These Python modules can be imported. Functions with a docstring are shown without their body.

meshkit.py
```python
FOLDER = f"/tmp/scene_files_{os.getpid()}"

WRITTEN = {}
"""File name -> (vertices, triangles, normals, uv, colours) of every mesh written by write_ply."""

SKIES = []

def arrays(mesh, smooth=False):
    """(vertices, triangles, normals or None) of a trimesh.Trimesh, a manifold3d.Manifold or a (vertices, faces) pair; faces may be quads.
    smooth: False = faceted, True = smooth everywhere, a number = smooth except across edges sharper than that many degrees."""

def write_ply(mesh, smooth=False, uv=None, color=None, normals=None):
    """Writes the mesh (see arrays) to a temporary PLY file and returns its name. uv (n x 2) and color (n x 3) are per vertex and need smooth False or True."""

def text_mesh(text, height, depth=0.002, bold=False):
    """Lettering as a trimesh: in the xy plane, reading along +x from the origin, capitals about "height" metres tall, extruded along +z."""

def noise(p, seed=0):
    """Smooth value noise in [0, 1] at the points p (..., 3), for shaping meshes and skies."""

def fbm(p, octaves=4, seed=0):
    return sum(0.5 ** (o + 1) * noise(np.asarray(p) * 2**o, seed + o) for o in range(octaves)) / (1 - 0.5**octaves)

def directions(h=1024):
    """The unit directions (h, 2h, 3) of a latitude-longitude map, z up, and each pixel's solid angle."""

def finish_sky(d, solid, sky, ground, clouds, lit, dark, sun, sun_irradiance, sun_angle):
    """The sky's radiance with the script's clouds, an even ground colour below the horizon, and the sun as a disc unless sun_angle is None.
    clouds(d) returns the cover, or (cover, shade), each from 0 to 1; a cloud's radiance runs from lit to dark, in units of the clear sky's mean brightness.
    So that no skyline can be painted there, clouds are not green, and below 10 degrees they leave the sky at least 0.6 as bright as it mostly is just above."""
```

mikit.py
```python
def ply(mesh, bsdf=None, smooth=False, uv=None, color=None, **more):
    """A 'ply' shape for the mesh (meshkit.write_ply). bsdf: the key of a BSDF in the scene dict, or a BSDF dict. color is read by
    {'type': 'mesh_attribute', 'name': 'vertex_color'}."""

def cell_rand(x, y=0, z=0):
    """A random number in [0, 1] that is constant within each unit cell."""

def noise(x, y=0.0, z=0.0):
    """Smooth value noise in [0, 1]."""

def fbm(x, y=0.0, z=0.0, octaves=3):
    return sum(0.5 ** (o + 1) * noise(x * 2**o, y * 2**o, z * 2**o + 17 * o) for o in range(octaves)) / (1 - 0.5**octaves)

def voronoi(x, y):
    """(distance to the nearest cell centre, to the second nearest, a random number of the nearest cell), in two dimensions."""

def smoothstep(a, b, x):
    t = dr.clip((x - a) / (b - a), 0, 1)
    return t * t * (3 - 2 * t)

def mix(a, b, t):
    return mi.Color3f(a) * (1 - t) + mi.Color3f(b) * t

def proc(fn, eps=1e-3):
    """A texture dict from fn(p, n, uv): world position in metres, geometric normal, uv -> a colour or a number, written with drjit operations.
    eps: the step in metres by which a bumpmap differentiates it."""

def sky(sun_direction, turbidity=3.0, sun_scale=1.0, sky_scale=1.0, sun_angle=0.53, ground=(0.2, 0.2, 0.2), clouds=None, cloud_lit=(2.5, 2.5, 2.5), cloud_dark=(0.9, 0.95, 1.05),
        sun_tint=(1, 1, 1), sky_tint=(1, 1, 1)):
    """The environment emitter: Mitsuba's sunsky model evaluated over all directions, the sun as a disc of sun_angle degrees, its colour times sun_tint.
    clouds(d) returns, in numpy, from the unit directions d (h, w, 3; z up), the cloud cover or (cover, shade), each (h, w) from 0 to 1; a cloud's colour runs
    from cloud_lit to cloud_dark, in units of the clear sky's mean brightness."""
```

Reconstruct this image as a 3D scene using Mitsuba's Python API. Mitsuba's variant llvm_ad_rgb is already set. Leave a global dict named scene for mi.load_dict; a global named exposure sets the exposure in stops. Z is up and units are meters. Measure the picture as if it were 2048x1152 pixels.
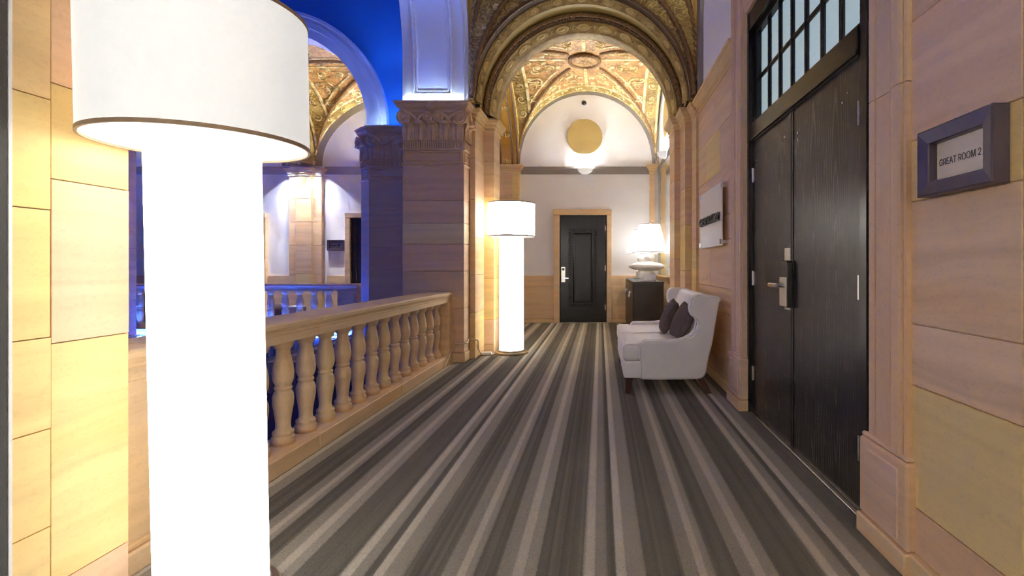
import math, random
import numpy as np
import drjit as dr
import trimesh
import mitsuba as mi
import mikit
import meshkit
from mikit import noise, fbm, smoothstep, mix
from shapely.geometry import Polygon

random.seed(7)
T = mi.ScalarTransform4f
scene, labels = {}, {}

# ------------------------------------------------------------------ camera, light levels, exposure
# x = right, y = into the corridor, z = up; the lens sits 1.12 m above the carpet
EYE = 1.12
scene['camera'] = {
    'type': 'perspective', 'fov': 2 * math.degrees(math.atan(1.024)), 'fov_axis': 'x',
    'principal_point_offset_x': (1024 - 1200) / 2048, 'principal_point_offset_y': (576 - 530) / 1152,
    'near_clip': 0.05, 'far_clip': 100.0,
    'to_world': T().look_at(origin=[0, 0, EYE], target=[0, 10, EYE], up=[0, 0, 1])}
exposure = 2.8
COLUMN_GLOW = (0.42, 0.415, 0.39)          # glass cylinders of the floor lamps
SHADE_GLOW = (0.068, 0.071, 0.072)        # near drum shade
FAR_SHADE_GLOW = (1.1, 1.08, 1.04)
DISC_GLOW = (0.48, 0.47, 0.42)            # diffusers of the drum shades
TABLE_GLOW = (0.56, 0.56, 0.55)
BULB_GLOW = (40, 39, 37)
SCONCE_GLOW = (170, 171, 166)          # open tops of the bowl sconces
BLUE_GLOW = (20, 33, 125.0)            # LED strips on the capitals
BLUE_LINE = (2.5, 9.0, 95.0)
PANE_GLOW = (0.031, 0.043, 0.041)


def lin(r, g, b):
    return [((c / 255) / 12.92 if c <= 10 else ((c / 255 + 0.055) / 1.055) ** 2.4) for c in (r, g, b)]


# ------------------------------------------------------------------ materials
def rgb(c):
    return {'type': 'rgb', 'value': list(map(float, c))}


def princ(name, color, rough=0.6, metal=0.0, spec=0.5, two=True, **kw):
    b = {'type': 'principled', 'base_color': color if isinstance(color, dict) else rgb(color), 'roughness': rough, 'metallic': metal, 'specular': spec, **kw}
    scene[name] = {'type': 'twosided', 'bsdf': b} if two else b


def stone_fn(p, n, uv):
    tone, seed = uv.x, uv.y
    vert = seed > 2.0
    h = dr.select(vert, p.x + p.y * 0.9, p.z)
    l = dr.select(vert, p.z, p.x + p.y)
    o = seed * 37.0
    warp = fbm(l * 1.3 + o, h * 4.0, o) - 0.5
    band = fbm(l * 0.6 + o, h * 24.0 + warp * 4.5, o * 1.7, octaves=4)
    cloud = fbm(l * 2.0 + o, h * 5.0, o + 3.1)
    fleck = smoothstep(0.74, 0.80, noise(l * 90.0 + o, h * 160.0, 2.0))
    pink, tan = mi.Color3f(lin(214, 179, 151)), mi.Color3f(lin(216, 184, 144))
    yel, pale = mi.Color3f(lin(220, 192, 132)), mi.Color3f(lin(224, 208, 184))
    c = mix(pink, tan, smoothstep(0.0, 0.33, tone))
    c = mix(c, yel, smoothstep(0.36, 0.66, tone))
    c = mix(c, pale, smoothstep(0.7, 1.0, tone))
    c = c * (1.0 + 0.38 * (band - 0.5))
    c = mix(c, c * mi.Color3f(1.02, 0.94, 0.80), smoothstep(0.45, 0.75, cloud) * 0.8)
    c = c * (1.0 - 0.05 * fleck)
    return c


princ('mat_stone', mikit.proc(stone_fn), 0.55, spec=0.35)


PERIOD = 0.878
STRIPES = [(0, .085), (163, .085), (170, .34), (178, .52), (204, .50), (213, .28), (250, .25), (258, .085), (282, .09), (292, .54), (318, .52), (328, .30), (390, .26),
           (399, .085), (530, .095), (540, .25), (584, .26), (593, .46), (614, .46), (623, .30), (644, .26), (652, .08), (728, .085), (738, .26), (784, .27),
           (793, .46), (822, .46), (832, .30), (872, .27)]


def carpet_fn(p, n, uv):
    x = (p.x + 1.1097) / PERIOD + (noise(p.x * 90, p.y * 300) - 0.5) * 0.004
    t = (x - dr.floor(x)) * 878.0
    v = mi.Float(STRIPES[0][1])
    last = STRIPES[0]
    for a, g in STRIPES[1:] + [(880, STRIPES[0][1])]:
        v = v + (g - last[1]) * smoothstep(a - 5.0, a + 3.0, t)
        last = (a, g)
    fine = noise(p.x * 150.0, 0.7) * 0.5 + noise(p.x * 62.0, 3.3) * 0.7
    v = v * (0.62 + 0.85 * fine * smoothstep(0.3, 0.08, v) + 0.20 * smoothstep(0.08, 0.3, v))
    tuft = noise(p.x * 420.0, p.y * 420.0, 1.0)
    worn = fbm(p.x * 1.5, p.y * 1.1, 5.0)
    v = v * (0.74 + 0.52 * tuft) * (0.90 + 0.2 * worn)
    warm = smoothstep(0.1, 0.35, v)
    return mi.Color3f(v * (1.03 + 0.03 * warm), v * 0.955, v * (0.80 - 0.02 * warm))


princ('mat_carpet', mikit.proc(carpet_fn), 0.95, spec=0.1)


def filigree(p):
    w = noise(p.x * 9.0, p.y * 9.0, p.z * 9.0) + 0.5 * noise(p.x * 21.0, p.y * 21.0, p.z * 21.0)
    return smoothstep(0.80, 0.97, dr.abs(dr.sin(w * 15.0)))


def gold_fn(p, n, uv):
    a = fbm(p.x * 5.0, p.y * 5.0, p.z * 5.0, octaves=4)
    b = noise(p.x * 38.0, p.y * 38.0, p.z * 38.0)
    c = mix(lin(128, 98, 46), lin(176, 150, 82), smoothstep(0.3, 0.7, a))
    c = mix(c, lin(222, 204, 140), filigree(p) * 0.45)
    return mix(c, lin(92, 68, 34), smoothstep(0.55, 0.85, b) * 0.45)


princ('mat_gold', mikit.proc(gold_fn), 0.5, metal=0.15)


def rose_gold_fn(p, n, uv):
    a = fbm(p.x * 6.0, p.y * 6.0, p.z * 6.0, octaves=4)
    b = noise(p.x * 44.0, p.y * 44.0, p.z * 44.0)
    c = mix(lin(140, 98, 54), lin(182, 136, 78), smoothstep(0.3, 0.7, a))
    c = mix(c, lin(218, 182, 122), filigree(p) * 0.45)
    return mix(c, lin(104, 70, 40), smoothstep(0.55, 0.85, b) * 0.45)


princ('mat_gold_rose', mikit.proc(rose_gold_fn), 0.5, metal=0.15)


def relief_fn(p, n, uv):
    a = fbm(p.x * 16.0, p.y * 16.0, p.z * 16.0)
    return mix(lin(190, 164, 96), lin(246, 232, 178), smoothstep(0.30, 0.62, a))


princ('mat_relief', mikit.proc(relief_fn), 0.45, metal=0.1)


def plain_gold_fn(p, n, uv):
    a = fbm(p.x * 7.0, p.y * 7.0, p.z * 7.0, octaves=4)
    b = noise(p.x * 50.0, p.y * 50.0, p.z * 50.0)
    return mix(mix(lin(138, 110, 58), lin(176, 150, 88), smoothstep(0.3, 0.7, a)), lin(96, 72, 40), smoothstep(0.5, 0.85, b) * 0.4)


princ('mat_gold_plain', mikit.proc(plain_gold_fn), 0.5, metal=0.15)
princ('mat_rib_relief', lin(198, 174, 112), 0.45, metal=0.1)
princ('mat_gold_dark', lin(92, 66, 36), 0.5, metal=0.2)
princ('mat_rib_brown', lin(84, 60, 46), 0.55)
princ('mat_gold_olive', lin(168, 148, 84), 0.5, metal=0.15)
princ('mat_gold_amber', lin(186, 140, 52), 0.45, metal=0.2)
princ('mat_rope', lin(128, 96, 56), 0.45, metal=0.2)
princ('mat_disc', lin(168, 144, 88), 0.55, metal=0.25)


def plaster_fn(p, n, uv):
    return mi.Color3f(lin(232, 230, 230)) * (0.95 + 0.07 * fbm(p.x * 1.3 + p.y, p.z * 2.2, 1.0))


princ('mat_plaster', mikit.proc(plaster_fn), 0.75, spec=0.2)
princ('mat_white_trim', lin(226, 224, 226), 0.6)
princ('mat_gray_band', lin(132, 126, 122), 0.7)
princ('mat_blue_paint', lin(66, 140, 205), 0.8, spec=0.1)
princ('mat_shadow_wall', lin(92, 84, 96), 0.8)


def oak_fn(p, n, uv):
    leaf = dr.floor((p.y - 2.22) / 0.36)
    y = (p.y - 2.22) / 0.36 - leaf - 0.5
    z = p.z - 0.95 + 0.35 * noise(leaf * 3.1, 7.7)
    w = fbm(p.y * 5.0, p.z * 1.2, 2.0) - 0.5
    leaf = dr.floor(p.y / 0.26)
    u = p.y - (leaf + 0.5) * 0.26
    z0 = 0.75 + 0.45 * (noise(leaf * 5.3, 1.1) - 0.5)
    rad = dr.sqrt(dr.square(u) + dr.square(0.055 * (p.z - z0))) + 0.016 * w
    ring = rad * 58.0
    f = ring - dr.floor(ring)
    line = smoothstep(0.60, 0.90, f) * smoothstep(1.0, 0.95, f)
    pore = smoothstep(0.62, 0.8, noise(p.y * 420.0, p.z * 14.0, 3.0))
    v = 0.003 + 0.055 * line * (0.35 + 0.65 * pore) + 0.004 * pore
    return mi.Color3f(v, v * 0.93, v * 0.90)


princ('mat_black_oak', mikit.proc(oak_fn), 0.32, spec=0.32)
princ('mat_black_paint', lin(16, 14, 14), 0.26, spec=0.3)
princ('mat_black_matte', lin(16, 14, 15), 0.55)
princ('mat_black_plastic', lin(10, 10, 11), 0.25)
princ('mat_steel', lin(205, 198, 190), 0.28, metal=1.0)
princ('mat_chrome', lin(225, 225, 228), 0.12, metal=1.0)
princ('mat_brass', lin(188, 168, 132), 0.3, metal=0.9)


def leather_fn(p, n, uv):
    return mi.Color3f(lin(232, 226, 222)) * (0.95 + 0.06 * fbm(p.x * 9, p.y * 9, p.z * 9))


princ('mat_leather', mikit.proc(leather_fn), 0.42, spec=0.45)
princ('mat_piping', lin(238, 234, 230), 0.4)


def weave_fn(p, n, uv):
    a = noise(p.x * 260, p.y * 60, p.z * 260)
    b = noise(p.x * 60, p.y * 260, p.z * 60)
    return mix(lin(52, 44, 44), lin(104, 92, 88), 0.5 * a + 0.5 * b)


princ('mat_pillow', mikit.proc(weave_fn), 0.9, spec=0.1)
princ('mat_dark_wood', lin(40, 26, 22), 0.3, spec=0.5)
princ('mat_cabinet', lin(31, 22, 19), 0.32, spec=0.5)
princ('mat_ceramic', lin(242, 236, 226), 0.2, spec=0.6, clearcoat=0.6, clearcoat_gloss=0.95)
princ('mat_shade', lin(240, 238, 232), 0.85, spec=0.1)
princ('mat_shade_trim', lin(150, 128, 104), 0.7)
princ('mat_glow_glass', lin(235, 235, 230), 0.2)
princ('mat_sign_frame', lin(52, 44, 58), 0.42, spec=0.5)
princ('mat_sign_card', lin(228, 212, 190), 0.6)
princ('mat_letter', lin(34, 30, 34), 0.4)
princ('mat_frosted', lin(222, 214, 200), 0.35, spec=0.5)
princ('mat_pane', lin(190, 205, 205), 0.45)
princ('mat_cord', lin(206, 190, 160), 0.5)
princ('mat_white_plastic', lin(236, 234, 228), 0.4)
princ('mat_lobby_floor', lin(70, 66, 72), 0.5)
princ('mat_lobby_grey', lin(120, 118, 124), 0.6)
scene['mat_mirror'] = {'type': 'twosided', 'bsdf': {'type': 'conductor', 'material': 'none', 'specular_reflectance': rgb((0.80, 0.83, 0.84))}}
scene['mat_clear_glass'] = {'type': 'thindielectric', 'int_ior': 1.5}


# ------------------------------------------------------------------ helpers
def num(base):
    if base not in scene and base not in labels and base not in USED:
        USED.add(base)
        return base
    i = LAST.get(base, 0) + 1
    LAST[base] = i
    key = f'{base}_{i:03d}'
    USED.add(key)
    return key


USED, LAST = set(), {}


def tag(key, label, cat=None, group=None, kind=None):
    d = {'label': label}
    if cat:
        d['category'] = cat
    if group:
        d['group'] = group
    if kind:
        d['kind'] = kind
    labels[key] = d
    return key


def put(key, mesh, mat, smooth=False, uv=None, glow=None, world=None):
    d = mikit.ply(mesh, mat, smooth=smooth, uv=uv)
    if glow is not None:
        d['emitter'] = {'type': 'area', 'radiance': rgb(glow)}
    if world is not None:
        d['to_world'] = world
    scene[key] = d
    return key


def part(holder, name, mesh, mat, smooth=False, uv=None, glow=None, world=None, label=None, kind=None):
    key = num(f'{holder}__{name}')
    put(key, mesh, mat, smooth, uv, glow, world)
    if label or kind:
        labels[key] = {k: v for k, v in (('label', label), ('kind', kind)) if v}
    return key


def stone_uv(mesh, tone=None, seed=None, vertical=False):
    tone = random.choice([0.0, 0.1, 0.2, 0.3, 0.33, 0.6]) if tone is None else tone
    seed = random.random() if seed is None else seed
    return np.tile([[tone, seed + (2.5 if vertical else 0)]], (len(mesh.vertices), 1))


def stone(holder, name, mesh, tone=None, vertical=False, smooth=False, label=None, seed=None):
    return part(holder, name, mesh, 'mat_stone', smooth, stone_uv(mesh, tone, seed, vertical), label=label)


def cat(*ms):
    return trimesh.util.concatenate([m for m in ms if m is not None])


def box(x0, x1, y0, y1, z0, z1, b=0.0):
    if b <= 0:
        m = trimesh.creation.box((x1 - x0, y1 - y0, z1 - z0))
        m.apply_translation(((x0 + x1) / 2, (y0 + y1) / 2, (z0 + z1) / 2))
        return m
    c = np.array([(x0 + x1) / 2, (y0 + y1) / 2, (z0 + z1) / 2])
    h = np.array([x1 - x0, y1 - y0, z1 - z0]) / 2
    b = min(b, h.min() * 0.95)
    pts = []
    for s in np.ndindex(2, 2, 2):
        s = np.array(s) * 2 - 1
        for k in range(3):
            e = h - b
            e[k] = h[k]
            pts.append(c + s * e)
    return trimesh.convex.convex_hull(np.array(pts))


def lathe(profile, n=48, x=0, y=0, z=0):
    p = np.array(profile, float)
    a = np.arange(n) * 2 * np.pi / n
    v = np.stack([p[:, None, 0] * np.cos(a), p[:, None, 0] * np.sin(a), np.repeat(p[:, 1:], n, 1)], -1).reshape(-1, 3)
    i, j = np.meshgrid(np.arange(len(p) - 1), np.arange(n), indexing='ij')
    k = (j + 1) % n
    q = np.stack([i * n + j, i * n + k, (i + 1) * n + k, (i + 1) * n + j], -1).reshape(-1, 4)
    m = trimesh.Trimesh(v + [x, y, z], np.vstack([q[:, [0, 1, 2]], q[:, [0, 2, 3]]]), process=False)
    return m


def spline(pts, n=60, closed=False):
    from scipy.interpolate import CubicSpline, PchipInterpolator
    p = np.array(pts, float)
    if closed:
        p = np.vstack([p, p[:1]])
    t = np.r_[0, np.cumsum(np.linalg.norm(np.diff(p, axis=0), axis=1))]
    f = CubicSpline(t, p, bc_type='periodic' if closed else 'natural')
    return f(np.linspace(0, t[-1], n, endpoint=not closed))


def smooth_profile(pts, n=60):
    """A lathe profile (r, z) with z monotone, through the given points without overshoot."""
    from scipy.interpolate import PchipInterpolator
    p = np.array(sorted(pts, key=lambda q: q[1]), float)
    z = np.linspace(p[0, 1], p[-1, 1], n)
    return np.stack([PchipInterpolator(p[:, 1], p[:, 0])(z), z], 1)


def frames(p):
    t = np.gradient(p, axis=0)
    t /= np.linalg.norm(t, axis=1, keepdims=True) + 1e-12
    a = np.zeros_like(p)
    up = np.array([0, 0, 1.0]) if abs(t[0, 2]) < 0.9 else np.array([1.0, 0, 0])
    a[0] = np.cross(t[0], up)
    a[0] /= np.linalg.norm(a[0])
    for i in range(1, len(p)):
        v = a[i - 1] - t[i] * np.dot(a[i - 1], t[i])
        a[i] = v / (np.linalg.norm(v) + 1e-12)
    return t, a, np.cross(t, a)


def tube(points, radius, sides=8, twist=0.0, lobes=0, depth=0.0, close=True):
    p = np.array(points, float)
    t, a, b = frames(p)
    r = np.broadcast_to(radius, (len(p),))[:, None]
    ang = np.arange(sides) * 2 * np.pi / sides
    s = np.r_[0, np.cumsum(np.linalg.norm(np.diff(p, axis=0), axis=1))]
    rr = r * (1 + depth * np.cos(lobes * ang[None] + twist * s[:, None])) if lobes else r * np.ones((1, sides))
    v = p[:, None] + rr[..., None] * (np.cos(ang)[None, :, None] * a[:, None] + np.sin(ang)[None, :, None] * b[:, None])
    n = len(p)
    i, j = np.meshgrid(np.arange(n - 1), np.arange(sides), indexing='ij')
    k = (j + 1) % sides
    q = np.stack([i * sides + j, i * sides + k, (i + 1) * sides + k, (i + 1) * sides + j], -1).reshape(-1, 4)
    f = [q[:, [0, 1, 2]], q[:, [0, 2, 3]]]
    v = v.reshape(-1, 3)
    if close:
        v = np.vstack([v, p[:1], p[-1:]])
        c = np.arange(sides)
        f += [np.stack([(c + 1) % sides, c, c * 0 + n * sides], 1), np.stack([c + (n - 1) * sides, (c + 1) % sides + (n - 1) * sides, c * 0 + n * sides + 1], 1)]
    return trimesh.Trimesh(v, np.vstack(f), process=False)


def rope(points, r, pitch=0.11):
    p = np.asarray(points, float)
    L = np.linalg.norm(np.diff(p, axis=0), axis=1).sum()
    n = int(min(900, L / pitch * 14))
    s = np.r_[0, np.cumsum(np.linalg.norm(np.diff(p, axis=0), axis=1))]
    t = np.linspace(0, s[-1], n)
    p = np.stack([np.interp(t, s, p[:, k]) for k in range(3)], 1)
    return tube(p, r, 15, twist=2 * math.pi / (pitch * 0.62), lobes=3, depth=0.27)


def extrude(poly, d):
    return trimesh.creation.extrude_polygon(poly if isinstance(poly, Polygon) else Polygon(poly), d, engine='earcut')


def to_xz(m, y0):
    """A shape drawn in (x, z) and extruded by +d: laid upright, its extrusion running along +y from y0."""
    v = np.array(m.vertices)
    return trimesh.Trimesh(np.stack([v[:, 0], y0 + v[:, 2], v[:, 1]], 1), m.faces[:, ::-1], process=False)


def to_yz(m, x0):
    """A shape drawn in (y, z), its extrusion running along +x from x0."""
    v = np.array(m.vertices)
    return trimesh.Trimesh(np.stack([x0 + v[:, 2], v[:, 0], v[:, 1]], 1), m.faces, process=False)


def mould(profile, path, closed=False):
    """A closed profile of (out, z) points swept along a path of (x, y) with mitred corners; out is to the right of the way along the path."""
    P, Q = np.array(profile, float), np.array(path, float)
    n, m = len(Q), len(P)
    d = np.diff(np.vstack([Q, Q[:1]]) if closed else Q, axis=0)
    d /= np.linalg.norm(d, axis=1, keepdims=True)
    nr = np.stack([d[:, 1], -d[:, 0]], 1)
    off = []
    for i in range(n):
        if closed:
            n1, n2 = nr[i - 1], nr[i]
        else:
            n1, n2 = nr[max(i - 1, 0)], nr[min(i, n - 2)]
        s = n1 + n2
        off.append(s / (np.dot(s, s) / 2 + 1e-9))
    off = np.array(off)
    v = np.concatenate([Q[:, None] + off[:, None] * P[None, :, :1], np.broadcast_to(P[None, :, 1:], (n, m, 1))], -1).reshape(-1, 3)
    k = n if closed else n - 1
    i, j = np.meshgrid(np.arange(k), np.arange(m), indexing='ij')
    a, b = (i + 1) % n, (j + 1) % m
    q = np.stack([i * m + j, i * m + b, a * m + b, a * m + j], -1).reshape(-1, 4)
    f = [q[:, [0, 1, 2]], q[:, [0, 2, 3]]]
    if not closed:
        from mapbox_earcut import triangulate_float64
        tri = np.array(triangulate_float64(P, np.array([m], np.uint32))).reshape(-1, 3)
        f += [tri, tri[:, ::-1] + (n - 1) * m]
    mesh = trimesh.Trimesh(v, np.vstack(f), process=False)
    trimesh.repair.fix_normals(mesh)
    return mesh


def ring(profile, cx, zc, n=96, a0=0.0, a1=math.pi, sz=1.0, close=True):
    """A closed profile of (radius, y) points swept round an arch in the xz plane."""
    P = np.array(profile, float)
    a = np.linspace(a0, a1, n)
    m = len(P)
    v = np.stack([cx + P[None, :, 0] * np.cos(a)[:, None], np.broadcast_to(P[None, :, 1], (n, m)), zc + sz * P[None, :, 0] * np.sin(a)[:, None]], -1).reshape(-1, 3)
    i, j = np.meshgrid(np.arange(n - 1), np.arange(m if close else m - 1), indexing='ij')
    b = (j + 1) % m
    q = np.stack([i * m + j, i * m + b, (i + 1) * m + b, (i + 1) * m + j], -1).reshape(-1, 4)
    f = [q[:, [0, 1, 2]], q[:, [0, 2, 3]]]
    mesh = trimesh.Trimesh(v, np.vstack(f), process=False)
    return mesh


def swap_xy(m):
    v = np.array(m.vertices)[:, [1, 0, 2]]
    return trimesh.Trimesh(v, m.faces[:, ::-1], process=False)


def plate(outline, y0, y1, r=0.02, seg=4):
    """A plate with rounded edges; outline is a closed run of (x, z), thickness along y."""
    p = np.array(outline, float)
    if Polygon(p).exterior.is_ccw is False:
        p = p[::-1]
    e = np.roll(p, -1, 0) - np.roll(p, 1, 0)
    e /= np.linalg.norm(e, axis=1, keepdims=True)
    nrm = np.stack([e[:, 1], -e[:, 0]], 1)
    rings = []
    for k in range(seg + 1):
        a = k / seg * math.pi / 2
        rings.append((y0 + r - r * math.sin(math.pi / 2 - a) , r * (1 - math.sin(a))))
    for k in range(seg + 1):
        a = math.pi / 2 - k / seg * math.pi / 2
        rings.append((y1 - r + r * math.cos(a), r * (1 - math.sin(a))))
    V = []
    for y, inset in rings:
        q = p - nrm * inset
        V.append(np.stack([q[:, 0], np.full(len(q), y), q[:, 1]], 1))
    n, m = len(rings), len(p)
    V = np.vstack(V)
    i, j = np.meshgrid(np.arange(n - 1), np.arange(m), indexing='ij')
    k = (j + 1) % m
    q = np.stack([i * m + j, i * m + k, (i + 1) * m + k, (i + 1) * m + j], -1).reshape(-1, 4)
    f = [q[:, [0, 1, 2]], q[:, [0, 2, 3]]]
    from mapbox_earcut import triangulate_float64
    for base, flip in ((0, False), ((n - 1) * m, True)):
        tri = np.array(triangulate_float64(np.ascontiguousarray(V[base:base + m][:, [0, 2]]), np.array([m], np.uint32))).reshape(-1, 3) + base
        f.append(tri[:, ::-1] if flip else tri)
    mesh = trimesh.Trimesh(V, np.vstack(f), process=False)
    trimesh.repair.fix_normals(mesh)
    return mesh


def soft_box(x0, x1, y0, y1, z0, z1, r=0.03, puff=0.0, n=10):
    """A cushion: a box with round edges and slightly swollen faces."""
    c = np.array([(x0 + x1) / 2, (y0 + y1) / 2, (z0 + z1) / 2])
    h = np.array([x1 - x0, y1 - y0, z1 - z0]) / 2
    g = np.sin(np.linspace(-math.pi / 2, math.pi / 2, 2 * n + 1))
    u, v = np.meshgrid(g, g, indexing='ij')
    w = np.ones_like(u)
    V, F, at = [], [], 0
    m = len(g)
    i, j = np.meshgrid(np.arange(m - 1), np.arange(m - 1), indexing='ij')
    q = np.stack([i * m + j, (i + 1) * m + j, (i + 1) * m + j + 1, i * m + j + 1], -1).reshape(-1, 4)
    for ax in range(3):
        for s in (1, -1):
            p = [None] * 3
            p[ax], p[(ax + 1) % 3], p[(ax + 2) % 3] = w * s, u, v
            V.append(np.stack(p, -1).reshape(-1, 3))
            F.append((q if s > 0 else q[:, ::-1]) + at)
            at += m * m
    V, F = np.vstack(V), np.vstack(F)
    X = V * h
    inner = np.clip(X, -(h - r), h - r)
    d = X - inner
    L = np.linalg.norm(d, axis=1, keepdims=True)
    X = np.where(L > 1e-9, inner + d / np.maximum(L, 1e-9) * r, X)
    if puff:
        s = X / h
        k = np.prod(1 - np.clip(np.abs(s), 0, 1)[:, :2] ** 2, axis=1) * np.sign(s[:, 2]) * np.clip(np.abs(s[:, 2]), 0, 1)
        X[:, 2] += puff * k
    mesh = trimesh.Trimesh(X + c, np.vstack([F[:, [0, 1, 2]], F[:, [0, 2, 3]]]), process=False)
    mesh.merge_vertices()
    return mesh


def ashlar(holder, frame, u0, u1, courses, face=0.0, thick=0.03, splits=None, tones=None, gap=0.003, bevel=0.003, name='stone_block'):
    """Stone blocks as parts of holder. frame: 'right' (faces -x at x=face, u is y), 'left' (faces +x), 'end' (faces -y at y=face, u is x)."""
    for ci in range(len(courses) - 1):
        z0, z1 = courses[ci] + gap / 2, courses[ci + 1] - gap / 2
        s = splits(ci) if splits else []
        us = [u0] + [q for q in sorted(s) if u0 + 0.05 < q < u1 - 0.05] + [u1]
        for k in range(len(us) - 1):
            a, b = us[k] + gap / 2, us[k + 1] - gap / 2
            f = face + random.uniform(-0.0015, 0.0015)
            if frame == 'right':
                m = box(f, f + thick, a, b, z0, z1, bevel)
            elif frame == 'left':
                m = box(f - thick, f, a, b, z0, z1, bevel)
            else:
                m = box(a, b, f, f + thick, z0, z1, bevel)
            tone = tones(ci, k) if tones else None
            stone(holder, name, m, tone)


def xy_scroll(R, turns=1.6, hand=1, n=34, tail=0.9):
    """A spiral with a tail, in the plane: from the end of the tail to the eye."""
    th = np.linspace(0, turns * 2 * math.pi, n)
    r = R * np.exp(-0.20 * th)
    x, y = -r * np.cos(th), hand * -r * np.sin(th)
    k = np.linspace(1, 0, 9)[:-1]
    tx, ty = np.full_like(k, -R) + tail * R * 0.25 * k ** 2, hand * k * R * tail
    return np.stack([np.r_[tx, x], np.r_[ty, y]], 1)


def on_surface(pts, S, r, sides=6):
    """A tube of radius r laid on the surface S(u, v) -> (points, normals)."""
    p, n = S(pts[:, 0], pts[:, 1])
    rr = r * np.linspace(1.0, 0.6, len(pts))
    return tube(p + n * r * 0.3, rr, sides)


def boss(S, u, v, R, h, n=14, oval=1.0):
    """A small round rosette with a raised rim lying on the surface S."""
    prof = [(1.0, 0.0), (0.97, 0.7), (0.84, 0.9), (0.72, 0.45), (0.5, 0.35), (0.36, 0.8), (0.18, 1.0), (0.0, 1.05)]
    a = np.arange(n) * 2 * np.pi / n
    V = []
    for q, hh in prof:
        p, nn = S(u + R * oval * q * np.cos(a), v + R * q * np.sin(a))
        V.append(p + nn * h * hh)
    V = np.vstack(V)
    i, j = np.meshgrid(np.arange(len(prof) - 1), np.arange(n), indexing='ij')
    k = (j + 1) % n
    f = np.stack([i * n + j, i * n + k, (i + 1) * n + k, (i + 1) * n + j], -1).reshape(-1, 4)
    m = trimesh.Trimesh(V, np.vstack([f[:, [0, 1, 2]], f[:, [0, 2, 3]]]), process=False)
    return m


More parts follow.
